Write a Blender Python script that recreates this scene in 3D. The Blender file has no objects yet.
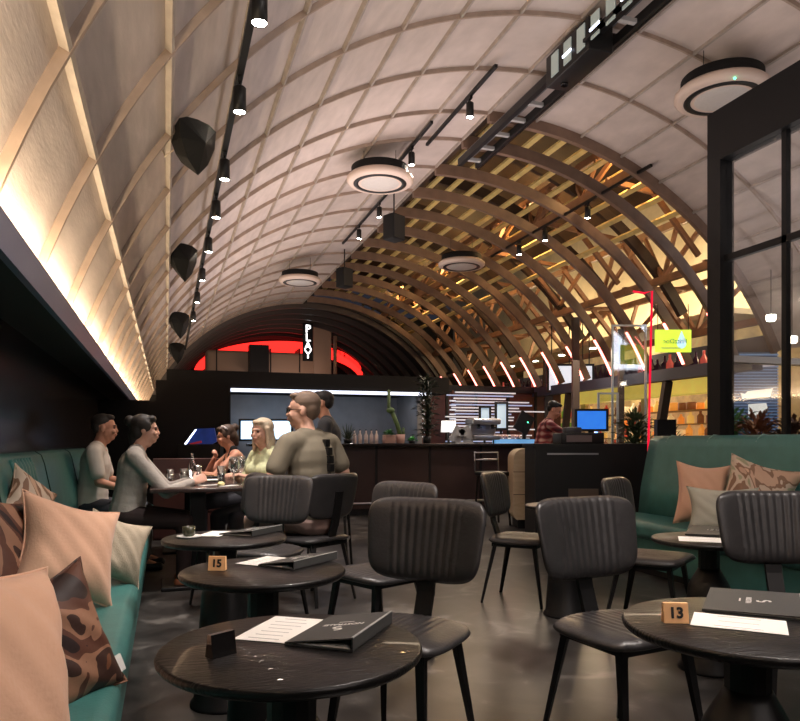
import bpy, bmesh, math, random
from mathutils import Vector, Matrix
random.seed(7)
PI = math.pi
SC = bpy.context.scene
COL = SC.collection
# ------------------------------------------------------------------ camera, world, exposure
F_PX, HZ, EYE, YAW = 710.0, 442.0, 1.15, math.radians(18.2)
cs, sn = math.cos(YAW), math.sin(YAW)
cam = bpy.data.objects.new('camera', bpy.data.cameras.new('camera'))
COL.objects.link(cam)
cam.location = (0, 0, EYE)
cam.rotation_euler = (PI/2, 0, -YAW)
cam.data.sensor_width = 36
cam.data.lens = F_PX/800*36
cam.data.shift_y = (HZ-360.5)/800
cam.data.clip_start = 0.02
SC.camera = cam
SC.view_settings.view_transform = 'Standard'
SC.view_settings.look = 'None'
SC.view_settings.exposure = 0.0
SC.view_settings.gamma = 1.0
SC.view_settings.use_curve_mapping = False
SC.cycles.caustics_reflective = False
SC.cycles.caustics_refractive = False
w = bpy.data.worlds.new('night'); SC.world = w; w.use_nodes = True
w.node_tree.nodes['Background'].inputs[0].default_value = (.05, .055, .08, 1)
w.node_tree.nodes['Background'].inputs[1].default_value = .35

def lamp(name, kind, loc, energy, color, size=.5, size_y=None, target=None, angle=60, blend=.5):
    l = bpy.data.lights.new(name, kind); l.energy = energy; l.color = color
    if kind == 'AREA':
        l.size = size
        if size_y: l.shape = 'RECTANGLE'; l.size_y = size_y
    elif kind == 'SPOT':
        l.spot_size = math.radians(angle); l.spot_blend = blend; l.shadow_soft_size = size
    else: l.shadow_soft_size = size
    o = bpy.data.objects.new(name, l); COL.objects.link(o); o.location = loc
    if target is not None:
        o.rotation_euler = (Vector(target)-Vector(loc)).to_track_quat('-Z', 'Y').to_euler()
    return o
WARM = (1, .76, .52); NEUT = (1, .90, .83); GOLD = (1, .62, .25); ROSE = (1, .36, .25)
# general room light: added wide area lights without fixtures, raising the overall brightness
lamp('added_fill', 'AREA', (1.8, -1.3, 2.3), 34, (1, .86, .80), 3.0, 1.2, target=(2.6, 7, 5.2))
lamp('added_fill', 'AREA', (2.4, .9, 4.5), 60, NEUT, 1.2, 1.2, target=(1.6, 3.2, 0))
for x, yy, e in ((2.6,1.0,20),(2.7,4.6,33),(2.5,8.6,42),(2.3,13,52),(2.2,17.5,30),(6.2,4.6,24)): lamp('added_uplight', 'AREA', (x, yy, 2.75), e, (1,.86,.83), 2.6, 3.0, target=(x, yy+.01, 6))  # added upward area lights inside the vault, no fixtures
lamp('added_fill', 'AREA', (2.6, 9.3, 2.9), 40, (1, .80, .76), 2.4, 4.5, target=(1.8, 11.0, 9))
for yy in (.0, 4, 8, 12, 16, 20): lamp('cove_lamp', 'AREA', (-.56, yy, 1.962), 38, (1,.77,.50), .03, 4).rotation_euler = (PI, -.05, 0)
# hall outside the ribs: added warm lights, no fixtures modelled
for yy in (9, 12.5, 16, 19.5):
    lamp('added_hall_fill', 'POINT', (6.6, yy, 5.55), 95, GOLD, .15)
    lamp('added_hall_fill', 'POINT', (10.9, yy, 4.2), 210, (1,.74,.42), .2)
lamp('added_hall_fill', 'AREA', (10.7, 15, 2.35), 90, (1, .8, .55), .6, 8, target=(12.2, 12, 1.2))
lamp('added_hall_fill', 'AREA', (6.6, 11.5, 2.9), 90, (1, .78, .55), 1.5, 4, target=(6.2, 11.5, 0))

# ------------------------------------------------------------------ placing helpers (a line of sight meets a plane of the room)
FW = Vector((sn, cs, 0)); RT = Vector((cs, -sn, 0)); UP = Vector((0, 0, 1)); EYEV = Vector((0, 0, EYE))
def ray(px, py): return FW + RT*((px-400)/F_PX) + UP*((HZ-py)/F_PX)
def aD(px, py, D): return EYEV + ray(px, py)*D
def aZ(px, py, z): d = ray(px, py); return EYEV + d*((z-EYE)/d.z)
def aY(px, py, Y): d = ray(px, py); return EYEV + d*(Y/d.y)
def aX(px, py, X): d = ray(px, py); return EYEV + d*(X/d.x)
def gD(px, D, z): p = aD(px, HZ, D); p.z = z; return p     # sight column px at depth D, height z

# ------------------------------------------------------------------ materials
MT = {}
def M(name, col=(.5,.5,.5), rough=.5, metal=0, emit=0, ecol=None, noise=0, nscale=8, bump=0, bscale=40, stretch=None, coat=0, alpha=1, trans=0, spec=.5, sheen=0):
    if name in MT: return MT[name]
    m = bpy.data.materials.new(name); m.use_nodes = True; MT[name] = m
    nt = m.node_tree; b = nt.nodes['Principled BSDF']
    b.inputs['Base Color'].default_value = (*col, 1)
    b.inputs['Roughness'].default_value = rough
    b.inputs['Metallic'].default_value = metal
    b.inputs['Coat Weight'].default_value = coat
    b.inputs['Transmission Weight'].default_value = trans
    b.inputs['Alpha'].default_value = alpha
    b.inputs['Specular IOR Level'].default_value = spec
    b.inputs['Sheen Weight'].default_value = sheen
    if emit:
        b.inputs['Emission Color'].default_value = (*(ecol or col), 1)
        b.inputs['Emission Strength'].default_value = emit
    if noise or bump:
        tc = nt.nodes.new('ShaderNodeTexCoord'); mp = nt.nodes.new('ShaderNodeMapping')
        nt.links.new(tc.outputs['Object'], mp.inputs[0])
        if stretch: mp.inputs['Scale'].default_value = stretch
    if noise:
        n = nt.nodes.new('ShaderNodeTexNoise'); n.inputs['Scale'].default_value = nscale; n.inputs['Detail'].default_value = 6
        nt.links.new(mp.outputs[0], n.inputs['Vector'])
        r = nt.nodes.new('ShaderNodeValToRGB')
        r.color_ramp.elements[0].position = .3; r.color_ramp.elements[1].position = .7
        r.color_ramp.elements[0].color = (*[c*(1-noise) for c in col], 1)
        r.color_ramp.elements[1].color = (*[min(1, c*(1+noise)) for c in col], 1)
        nt.links.new(n.outputs['Fac'], r.inputs[0]); nt.links.new(r.outputs[0], b.inputs['Base Color'])
    if bump:
        n2 = nt.nodes.new('ShaderNodeTexNoise'); n2.inputs['Scale'].default_value = bscale; n2.inputs['Detail'].default_value = 5
        nt.links.new(mp.outputs[0], n2.inputs['Vector'])
        bp = nt.nodes.new('ShaderNodeBump'); bp.inputs['Strength'].default_value = bump; bp.inputs['Distance'].default_value = .01
        nt.links.new(n2.outputs['Fac'], bp.inputs['Height']); nt.links.new(bp.outputs[0], b.inputs['Normal'])
    return m
def ramp_mat(name, stops, scale, rough=.7, kind='noise', stretch=(1,1,1), dist=1.5, bump=0, detail=2):
    m = M(name, stops[0][1], rough); nt = m.node_tree; b = nt.nodes['Principled BSDF']
    tc = nt.nodes.new('ShaderNodeTexCoord'); mp = nt.nodes.new('ShaderNodeMapping'); mp.inputs['Scale'].default_value = stretch
    nt.links.new(tc.outputs['Object'], mp.inputs[0])
    if kind == 'noise':
        n = nt.nodes.new('ShaderNodeTexNoise'); n.inputs['Distortion'].default_value = dist; n.inputs['Detail'].default_value = detail
    else:
        n = nt.nodes.new('ShaderNodeTexWave'); n.inputs['Distortion'].default_value = dist; n.inputs['Detail'].default_value = detail
    n.inputs['Scale'].default_value = scale
    nt.links.new(mp.outputs[0], n.inputs['Vector'])
    r = nt.nodes.new('ShaderNodeValToRGB'); e = r.color_ramp.elements
    while len(e) > 1: e.remove(e[-1])
    e[0].position = stops[0][0]; e[0].color = (*stops[0][1], 1)
    for p, c in stops[1:]:
        q = e.new(p); q.color = (*c, 1)
    nt.links.new(n.outputs['Fac' if kind == 'noise' else 'Fac'], r.inputs[0]); nt.links.new(r.outputs[0], b.inputs['Base Color'])
    if bump:
        bp = nt.nodes.new('ShaderNodeBump'); bp.inputs['Strength'].default_value = bump; bp.inputs['Distance'].default_value = .005
        nt.links.new(n.outputs['Fac'], bp.inputs['Height']); nt.links.new(bp.outputs[0], b.inputs['Normal'])
    return m
def constant(m):
    for n in m.node_tree.nodes:
        if n.type == 'VALTORGB': n.color_ramp.interpolation = 'CONSTANT'
    return m

# ------------------------------------------------------------------ mesh builder
def thin_glass(name, edge=.55):
    m = bpy.data.materials.new(name); m.use_nodes = True; nt = m.node_tree; nt.nodes.clear(); MT[name] = m
    o = nt.nodes.new('ShaderNodeOutputMaterial'); mx = nt.nodes.new('ShaderNodeMixShader'); tr = nt.nodes.new('ShaderNodeBsdfTransparent'); gl = nt.nodes.new('ShaderNodeBsdfGlossy')
    tr.inputs[0].default_value = (.93,.95,.96,1); gl.inputs['Roughness'].default_value = .05; gl.inputs[0].default_value = (.9,.93,.95,1)
    lw = nt.nodes.new('ShaderNodeLayerWeight'); lw.inputs[0].default_value = .35; mu = nt.nodes.new('ShaderNodeMath'); mu.operation = 'MULTIPLY_ADD'; mu.inputs[1].default_value = edge; mu.inputs[2].default_value = .06
    nt.links.new(lw.outputs['Facing'], mu.inputs[0]); nt.links.new(mu.outputs[0], mx.inputs[0]); nt.links.new(tr.outputs[0], mx.inputs[1]); nt.links.new(gl.outputs[0], mx.inputs[2]); nt.links.new(mx.outputs[0], o.inputs[0])
    return m
class MB:
    def __init__(s): s.v = []; s.f = []; s.sm = []
    def add(s, vs, fs, smooth=False, mat=None):
        o = len(s.v)
        s.v += [tuple(mat @ Vector(v)) if mat else tuple(v) for v in vs]
        s.f += [[i+o for i in f] for f in fs]; s.sm += [smooth]*len(fs)
        return s
    def box(s, x0, x1, y0, y1, z0, z1, mat=None, bev=0):
        if bev:
            bm = bmesh.new(); bmesh.ops.create_cube(bm, size=1)
            for v in bm.verts: v.co = Vector(((x0+x1)/2+v.co.x*(x1-x0), (y0+y1)/2+v.co.y*(y1-y0), (z0+z1)/2+v.co.z*(z1-z0)))
            bmesh.ops.bevel(bm, geom=list(bm.edges), offset=bev, segments=3, profile=.5, affect='EDGES')
            bm.verts.index_update()
            s.add([v.co.copy() for v in bm.verts], [[v.index for v in f.verts] for f in bm.faces], True, mat); bm.free(); return s
        vs = [(x0,y0,z0),(x1,y0,z0),(x1,y1,z0),(x0,y1,z0),(x0,y0,z1),(x1,y0,z1),(x1,y1,z1),(x0,y1,z1)]
        return s.add(vs, [(0,3,2,1),(4,5,6,7),(0,1,5,4),(1,2,6,5),(2,3,7,6),(3,0,4,7)], False, mat)
    def bar(s, a, b, wx, wy=None, ref=(0,0,1), t1=1.0):       # a rectangular bar from a to b; t1 tapers its far end
        a = Vector(a); b = Vector(b); wy = wy or wx; d = (b-a).normalized(); ref = Vector(ref)
        if abs(d.dot(ref)) > .98: ref = Vector((0,1,0))
        u = d.cross(ref).normalized(); v = u.cross(d).normalized()
        vs = []
        for p, k in ((a, 1), (b, t1)):
            for i, j in ((-1,-1),(1,-1),(1,1),(-1,1)): vs.append(p+u*(i*wx/2*k)+v*(j*wy/2*k))
        return s.add(vs, [(0,1,2,3),(7,6,5,4),(0,4,5,1),(1,5,6,2),(2,6,7,3),(3,7,4,0)])
    def tube(s, pts, r, n=10, r1=None, caps=True):
        pts = [Vector(p) for p in pts]; N = len(pts); vs = []; prev = None
        for i, p in enumerate(pts):
            d = (pts[min(i+1, N-1)]-pts[max(i-1, 0)]).normalized()
            if prev is None:
                ref = Vector((0,0,1)) if abs(d.z) < .9 else Vector((1,0,0)); u = d.cross(ref).normalized()
            else: u = (prev - d*prev.dot(d)).normalized()
            prev = u; v = d.cross(u); rr = r if r1 is None else r+(r1-r)*i/(N-1)
            for k in range(n):
                a = 2*PI*k/n; vs.append(p+(u*math.cos(a)+v*math.sin(a))*rr)
        fs = [(i*n+k, i*n+(k+1)%n, (i+1)*n+(k+1)%n, (i+1)*n+k) for i in range(N-1) for k in range(n)]
        s.add(vs, fs, True)
        if caps:
            o = len(s.v)-len(vs); s.f += [[o+k for k in range(n)][::-1], [o+(N-1)*n+k for k in range(n)]]; s.sm += [False, False]
        return s
    def lathe(s, prof, n=32, mat=None, smooth=True):            # prof: (r, z) pairs
        vs = []; fs = []
        for r, z in prof:
            for k in range(n): a = 2*PI*k/n; vs.append((r*math.cos(a), r*math.sin(a), z))
        for i in range(len(prof)-1):
            for k in range(n): fs.append((i*n+k, i*n+(k+1)%n, (i+1)*n+(k+1)%n, (i+1)*n+k))
        s.add(vs, fs, smooth, mat)
        o = len(s.v)-len(vs)
        if prof[0][0] > 1e-4: s.f.append([o+k for k in range(n)][::-1]); s.sm.append(False)
        if prof[-1][0] > 1e-4: s.f.append([o+(len(prof)-1)*n+k for k in range(n)]); s.sm.append(False)
        return s
    def ell(s, c, r, n=14, mat=None):
        c = Vector(c); vs = []; m = n//2+1
        if not hasattr(r, '__len__'): r = (r, r, r)
        for i in range(m+1):
            t = PI*i/m
            for k in range(n):
                a = 2*PI*k/n; vs.append((c.x+r[0]*math.sin(t)*math.cos(a), c.y+r[1]*math.sin(t)*math.sin(a), c.z+r[2]*math.cos(t)))
        return s.add(vs, [(i*n+k, (i+1)*n+k, (i+1)*n+(k+1)%n, i*n+(k+1)%n) for i in range(m) for k in range(n)], True, mat)
    def cap(s, a, b, ra, rb, n=14):                               # tapered limb with round ends
        a = Vector(a); b = Vector(b)
        s.tube([a, b], ra, n, rb); s.ell(a, ra, n); s.ell(b, rb, n); return s
    def prism(s, poly, y0, y1, mat=None):                         # polygon in x,z pushed along y
        n = len(poly); vs = [(x, y0, z) for x, z in poly]+[(x, y1, z) for x, z in poly]
        return s.add(vs, [list(range(n)), list(range(n, 2*n))[::-1]]+[(i, i+n, (i+1)%n+n, (i+1)%n) for i in range(n)], False, mat)
    def mesh(s, name, material):
        me = bpy.data.meshes.new(name); me.from_pydata([tuple(v) for v in s.v], [], s.f); me.update()
        bm = bmesh.new(); bm.from_mesh(me); bmesh.ops.remove_doubles(bm, verts=bm.verts, dist=1e-5); 
        bmesh.ops.recalc_face_normals(bm, faces=bm.faces); bm.to_mesh(me); bm.free()
        if len(me.polygons) == len(s.sm): me.polygons.foreach_set('use_smooth', s.sm)
        else: me.polygons.foreach_set('use_smooth', [any(s.sm)]*len(me.polygons))
        me.materials.append(material); return me
    def build(s, name, material, parent=None, **kw):
        o = bpy.data.objects.new(name, s.mesh(name, material)); COL.objects.link(o)
        if parent: o.parent = parent
        for k, v in kw.items(): o[k] = v
        return o
    def blend(s, name, material, parent=None, voxel=.008, smooth=3):  # fuse everything into one continuous skin
        me0 = bpy.data.meshes.new('t'); me0.from_pydata([tuple(v) for v in s.v], [], s.f)
        o = bpy.data.objects.new('t', me0); COL.objects.link(o)
        r = o.modifiers.new('r', 'REMESH'); r.mode = 'VOXEL'; r.voxel_size = voxel
        q = o.modifiers.new('s', 'SMOOTH'); q.iterations = smooth; q.factor = .5
        dg = bpy.context.evaluated_depsgraph_get(); dg.update()
        me = bpy.data.meshes.new_from_object(o.evaluated_get(dg)); me.name = name
        bpy.data.objects.remove(o); bpy.data.meshes.remove(me0)
        me.polygons.foreach_set('use_smooth', [True]*len(me.polygons)); me.materials.clear(); me.materials.append(material)
        o = bpy.data.objects.new(name, me); COL.objects.link(o); o.parent = parent
        return o

def thing(name, label, cat, loc=(0,0,0), rz=0, group=None):
    o = bpy.data.objects.new(name, None); COL.objects.link(o); o.location = loc; o.rotation_euler = (0,0,rz)
    o.empty_display_size = .1
    o['label'] = label; o['category'] = cat
    if group: o['group'] = group
    return o
def tag(o, label, cat, group=None, loc=None, rot=None):
    o['label'] = label; o['category'] = cat
    if group: o['group'] = group
    if loc is not None: o.location = loc
    if rot is not None: o.rotation_euler = rot
    return o
def struct(mb, name, mat): return mb.build(name, mat, kind='structure')
def kids(o): return [c for c in bpy.data.objects if c.parent == o]
def dup(src, loc=None, rz=None, label=None, group=None):
    def cp(o, par):
        c = o.copy(); COL.objects.link(c)
        if par is not None:
            c.parent = par; c.matrix_parent_inverse = o.matrix_parent_inverse.copy()
        for k in kids(o): cp(k, c)
        return c
    r = cp(src, None)
    if loc is not None: r.location = loc
    if rz is not None: r.rotation_euler = (r.rotation_euler.x, r.rotation_euler.y, rz)
    if label: r['label'] = label
    if group: r['group'] = group
    return r
def text_mesh(s, size, ext=.0006, bold=0, align='CENTER'):
    cu = bpy.data.curves.new('t', 'FONT'); cu.body = s; cu.size = size; cu.extrude = ext; cu.offset = bold
    cu.align_x = align; cu.align_y = 'CENTER'; cu.resolution_u = 3
    o = bpy.data.objects.new('t', cu); COL.objects.link(o)
    dg = bpy.context.evaluated_depsgraph_get(); dg.update()
    me = bpy.data.meshes.new_from_object(o.evaluated_get(dg)); bpy.data.objects.remove(o); return me
def text(s, size, name, mat, parent, matrix, ext=.0006, bold=0):
    me = text_mesh(s, size, ext, bold); me.materials.clear(); me.materials.append(mat)
    me.transform(matrix); me.name = name
    o = bpy.data.objects.new(name, me); COL.objects.link(o); o.parent = parent; return o

# ------------------------------------------------------------------ vault geometry
VX, VZ, VR = 3.95, .37, 4.84
TH0, TH1 = math.radians(161.2), math.radians(25.6)
def vp(th, R=VR): return (VX+R*math.cos(th), VZ+R*math.sin(th))
def th_of_x(x): return math.acos((x-VX)/VR)
def z_of_x(x, R=VR): return VZ+math.sqrt(R*R-(x-VX)**2)
def arc_slab(mb, t0, t1, y0, y1, r0, r1, n=48):
    vs = []; fs = []
    for i in range(n+1):
        t = t0+(t1-t0)*i/n
        for r in (r0, r1):
            x, z = vp(t, r); vs += [(x, y0, z), (x, y1, z)]
    for i in range(n):
        a, b = i*4, i*4+4
        fs += [(a, a+1, b+1, b), (a+2, b+2, b+3, a+3), (a, b, b+2, a+2), (a+1, a+3, b+3, b+1)]
    fs += [(0, 2, 3, 1), (n*4, n*4+1, n*4+3, n*4+2)]
    return mb.add(vs, fs, False)
RIBY = [7.945-1.03*k for k in range(10)]          # nearer than the opening
RIBW = [8.75+1.0*k for k in range(12)]           # along the opening, to 20.05
YE, YB = 20.5, 7.945
TOP = th_of_x(3.75)

m_floor = ramp_mat('polished_concrete', [(.3, (.014,.0125,.012)), (.48, (.034,.031,.029)), (.58, (.048,.044,.041)), (.68, (.13,.12,.11))], 3.2, .30, 'noise', (1,1,1), .9, .15, 12)
m_panel = M('plywood_panel', (.54,.465,.43), .6, spec=.25, noise=.10, nscale=3, stretch=(1,1,6), bump=.15, bscale=14)
m_batten = M('ceiling_batten', (.33,.25,.20), .5, noise=.15, nscale=10)
m_purlin = M('ceiling_purlin', (.36,.31,.27), .5, noise=.15, nscale=10)
m_rib = M('laminated_rib', (.19,.12,.085), .5, noise=.2, nscale=5, stretch=(1,6,1))
m_black = M('black_metal', (.006,.006,.0065), .45, spec=.35)
m_blackm = M('matte_black', (.006,.006,.0065), .75, spec=.3)
m_dwall = M('dark_wall', (.014,.011,.011), .35, noise=.3, nscale=3)
m_mirror = M('smoked_glass', (.018,.014,.013), .22, noise=.4, nscale=2, spec=.3)
m_teal = M('teal_leather', (.055,.185,.172), .36, bump=.12, bscale=120, noise=.12, nscale=9)
m_led = M('warm_led', (1,.8,.55), emit=16, ecol=(1,.78,.48))

# ------------------------------------------------------------------ structure
struct(MB().box(-14, 26, -4, 34, -.12, 0), 'floor', m_floor)
cl = MB(); arc_slab(cl, TH0, TH1, -2.2, YB, VR+.0, VR+.05, 72); arc_slab(cl, TH0, TOP, YB, YE, VR, VR+.05, 44)
struct(cl, 'ceiling', m_panel)
bt = MB()
for y in RIBY: arc_slab(bt, TH0, TH1, y-.012, y+.012, VR-.042, VR+.002, 64)
for y in RIBW+[20.47]: arc_slab(bt, TH0, TOP, y-.012, y+.012, VR-.042, VR+.002, 40)
struct(bt, 'trim_1', m_batten)
pu = MB()
th = TH0-math.radians(0)
pth = []
x = -.5
for x in (-.36, 0, .46, .9, 1.42, 1.95, 2.5, 3.1): pth.append(th_of_x(x))
for x in (3.75, 4.4, 5.05, 5.65, 6.25, 6.8, 7.3, 7.75): pth.append(th_of_x(x))
for t in pth:
    y1 = YE if t > TOP-.001 else YB
    d = .012/VR
    arc_slab(pu, t-d, t+d, -2.2, y1, VR-.04, VR+.002, 1)
struct(pu, 'trim_2', m_purlin)
# timber arches of the open side
src = None
for k, y in enumerate([YB]+RIBW):
    lab = 'brown timber arch rib where the white ceiling panels end' if k == 0 else 'nearest curved brown timber arch rib that has a pink lit foot'
    if k < 2:
        root = thing('arch_rib', lab, 'arch rib', (0, y, 0), 0, 'timber arch ribs on the open side')
        mb = MB(); arc_slab(mb, th_of_x(3.75), TH1, -.035, .035, VR-.13, VR+.03, 50); mb.build('beam', m_rib, root)
        if k == 1:
            mb = MB(); arc_slab(mb, math.radians(35.5), math.radians(26.2), -.024, .024, VR-.15, VR-.132, 8)
            mb.build('light_strip', M('pink_led', (1,.25,.22), emit=9, ecol=(1,.20,.16)), root, label='glowing pink light strip')
            src = root
    else: dup(src, (0, y, 0), 0, 'brown timber arch rib with pink lit foot, %s one from the camera' % ('second','third','fourth','fifth','sixth','seventh','eighth','ninth','tenth','eleventh','twelfth','thirteenth')[k-1])
# end of the dark tunnel section
dk = MB(); arc_slab(dk, TH0+.25, TH1-.25, YE, 29, VR+.02, VR+.1, 48)
struct(dk, 'ceiling', M('dark_cladding', (.02,.018,.018), .5))
dk = MB()
for i in range(9): arc_slab(dk, TH0+.25, TH1-.25, YE+.1+i*.95, YE+.2+i*.95, VR-.14, VR+.03, 48)
struct(dk, 'trim_3', M('dark_rib', (.07,.055,.05), .5))
struct(MB().box(-4, 12, 29, 29.1, 0, 6.5), 'wall_back', m_blackm)
# left wall: smoked glass, beam and hidden light strip
struct(MB().box(-1.0, -.93, -2.2, YE, 0, 2.3), 'wall_left', m_mirror)
struct(MB().box(-.56, -.53, -2.2, YE, 1.80, 1.945), 'trim_4', M('blue_grey_beam', (.20,.23,.36), .4))
struct(MB().box(-.93, -.56, -2.2, YE, 1.88, 1.94), 'trim_5', M('soffit_black', (.012,.010,.010), .5))
tag(MB().box(-.61, -.585, -2.1, YE-.1, 1.947, 1.957).build('cove_light', m_led), 'warm glowing light strip along the foot of the curved ceiling', 'light strip')
struct(MB().box(-4, 9, -2.4, -2.25, 0, 6), 'wall_front', m_dwall)
# ------------------------------------------------------------------ hall beyond the ribs: roof deck, battens, trusses, shop front
m_deck = M('brown_roof_deck', (.045,.024,.014), .7, noise=.25, nscale=4)
m_bat = M('pale_roof_slat', (.85,.66,.26), .6, noise=.15, nscale=6)
m_truss = M('timber_truss', (.30,.15,.08), .55, noise=.2, nscale=6)
m_pale = M('cream_cladding', (.70,.60,.42), .6, noise=.08, nscale=5)
m_white = M('white_paint', (.75,.73,.70), .5)
m_grey = M('grey_cladding', (.16,.16,.17), .6, noise=.12, nscale=4)
rd = MB(); arc_slab(rd, math.radians(97), math.radians(50), YB+.05, YE+2, VR+1.75, VR+1.8, 30)
struct(rd, 'ceiling', m_deck)
struct(MB().box(2.6, 3.95, YB+.06, YE, 5.3, 7.0), 'wall_side', m_deck)
bl = MB(); i = 0; t = math.radians(88)
while t > math.radians(50):
    arc_slab(bl, t, t-math.radians(.85), YB+.1, YE+1, VR+.55, VR+.60, 1); t -= math.radians(3.6)
rt_ = thing('timber_roof', 'golden lit timber roof of slats above the brown arch ribs', 'roof'); bl.build('slats', m_bat, rt_)
# purlins crossing behind the slats
cr = MB()
for k in range(9):
    y = YB+.7+k*1.6
    arc_slab(cr, math.radians(88), math.radians(33), y, y+.09, VR+.62, VR+.8, 24)
cr.build('rafters', m_deck, rt_)
# zigzag trusses lengthwise
def truss(X, z0, z1, y0, y1, step, name_label, mat=None, tilt=0):
    root = thing('roof_truss', name_label, 'truss', (X, y0, z0), 0, None)
    mb = MB(); L = y1-y0
    mb.bar((0,0,0), (0,L,0), .09, .12).build('bottom_chord', mat or m_truss, root)
    MB().bar((tilt,0,z1-z0), (tilt,L,z1-z0), .09, .12).build('top_chord', mat or m_truss, root)
    y = 0; s = 0; wb = MB()
    while y < L-.01:
        yn = min(L, y+step)
        a, b = ((0,y,0), (tilt,yn,z1-z0)) if s % 2 == 0 else ((tilt,y,z1-z0), (0,yn,0))
        wb.bar(a, b, .055, .07)
        if s % 2 == 0: wb.bar((0,y,0), (tilt,y,z1-z0), .05, .07)
        y = yn; s += 1
    wb.build('web_struts', mat or m_truss, root); return root
truss(6.3, 5.0, 5.75, YB+.3, 21, .8, 'timber zigzag truss above the ribs, nearest the ceiling crown', tilt=.3)
truss(8.0, 3.9, 4.9, YB+.3, 21, .9, 'reddish timber zigzag truss behind the middle of the arch ribs', tilt=.3)
truss(9.3, 3.15, 4.15, YB+.6, 22, 1.1, 'lowest zigzag truss running along above the shop front', tilt=.35)
# cross trusses
for k in range(6):
    y = 9.2+k*2.1
    root = thing('cross_brace', 'slanted timber roof braces between the trusses, %s set from the camera' % ('nearest','second','third','fourth','fifth','sixth')[k], 'brace', (0, y, 0), 0, 'slanted roof braces')
    MB().bar((6.3,0,5.1), (8.2,0,4.9), .06, .08).bar((6.5,0,5.7), (8.0,0,4.1), .06, .08).bar((8.1,0,4.85), (9.6,0,3.2), .07, .09).bar((8.1,0,4.0), (9.5,0,4.1), .06, .08).build('struts', m_truss, root)
# gable side: cream wall high behind, soffit with downlights, ledge
struct(MB().box(12.3, 12.4, YB-4, 30, 0, 8), 'wall_right', m_pale)
struct(MB().box(9.9, 12.3, 10.6, 30, 3.55, 3.65), 'ceiling', M('soffit', (.50,.45,.38), .6))
for k in range(8):
    y = 11.2+k*1.5
    o = MB().lathe([(.09,0),(.09,-.02),(0,-.02)], 16).build('soffit_downlight', M('downlight_glow', (1,.9,.75), emit=14, ecol=(1,.88,.7)))
    tag(o, 'small round downlight glowing in the soffit over the shop', 'downlight', 'soffit downlights', loc=(10.35, y, 3.55))
struct(MB().box(8.22, 8.42, YB+.4, 21.5, 2.22, 2.42), 'trim_6', M('slate_beam', (.05,.055,.09), .5))
for k in range(4):
    y = 11.2+k*3.2
    root = thing('beam_column', 'dark slanted column carrying the ledge under the rib feet', 'column', (8.3, y, 0), 0, 'slanted dark columns')
    MB().bar((.0,-.9,2.22), (.3,.0,0), .13, .16).build('post', M('dark_brown', (.05,.035,.03), .5), root)
# shop front parallel to the hall
sh = thing('shop_counter', 'long shop front with yellow canopy and warm lit shelves beyond the ribs', 'shop front', (10, 13.5, 0))
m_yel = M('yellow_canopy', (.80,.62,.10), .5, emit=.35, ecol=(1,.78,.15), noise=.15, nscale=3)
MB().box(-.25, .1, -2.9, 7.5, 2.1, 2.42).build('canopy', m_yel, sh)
MB().box(-.02, .6, -2.9, 7.5, 0, .95).build('counter', M('dark_counter', (.03,.025,.02), .4), sh)
MB().box(1.2, 1.3, -2.9, 7.5, 0, 3.5).build('back_panel', M('amber_panel', (.80,.50,.20), .6, noise=.6, emit=.25, ecol=(1,.65,.3), nscale=3), sh)  # panel glows in its material to stand in for shop lighting
for k in range(5): MB().box(.0, .1, -2.8+k*2.4, -2.6+k*2.4, .95, 2.1).build('pillar', m_pale, sh)
for z in (1.25, 1.55, 1.85): MB().box(.75, 1.19, -2.9, 7.5, z-.02, z).build('shelf', M('shelf_wood', (.45,.28,.12), .5), sh)
MB().box(.9, 1.0, -2.9, 7.5, 2.42, 3.2).build('upper_panel', M('upper_wall', (.08,.07,.09), .6), sh)
MB().box(-.28, -.05, -2.9, 7.5, 2.42, 2.5).build('ledge', M('slate_beam'), sh)
gcol = [(.9,.35,.08),(.95,.7,.25),(.5,.06,.03),(.85,.75,.55),(.12,.30,.06),(.18,.07,.03),(.9,.45,.12)]
jar0 = {}
for row, z in enumerate((.95, 1.25, 1.55, 1.85)):
    for k in range(34):
        y = 10.75+k*.29+random.uniform(-.06, .06); ci = random.randrange(7); kind = 'can' if random.random() < .4 else 'bottle'
        key = (kind, ci)
        if key not in jar0:
            h = random.uniform(.17, .24)
            pr = [(.045,0),(.05,.01),(.05,h*.6),(.018,h*.8),(.018,h),(0,h)] if kind == 'bottle' else [(.07,0),(.075,.01),(.075,h*.6),(.06,h*.66),(0,h*.68)]
            jar0[key] = MB().lathe(pr, 10).mesh(kind, M('goods_%d' % ci, gcol[ci], .35, emit=.5, ecol=(gcol[ci][0], gcol[ci][1]*.7, gcol[ci][2]*.4)))  # goods glow in their material so they look lit
        o = bpy.data.objects.new('glass_bottle' if kind == 'bottle' else 'food_jar', jar0[key]); COL.objects.link(o)
        cn = ('orange','yellow','dark red','white','green','brown','amber')[ci]
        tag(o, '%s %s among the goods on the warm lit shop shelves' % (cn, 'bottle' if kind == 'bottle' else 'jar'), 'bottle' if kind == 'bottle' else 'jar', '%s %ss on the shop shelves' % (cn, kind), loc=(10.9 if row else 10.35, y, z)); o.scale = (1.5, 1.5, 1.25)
m_drk = M('dark_bottle', (.05,.02,.06), .2, coat=.5)
bt0 = MB().lathe([(.045,0),(.05,.01),(.05,.2),(.018,.27),(.018,.34),(0,.34)], 10).mesh('bottle', m_drk)
bt1 = MB().lathe([(.045,0),(.05,.01),(.05,.2),(.018,.27),(.018,.34),(0,.34)], 10).mesh('bottle', M('rose_bottle', (.55,.10,.10), .2, coat=.5, emit=.25, ecol=(1,.15,.1)))
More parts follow.
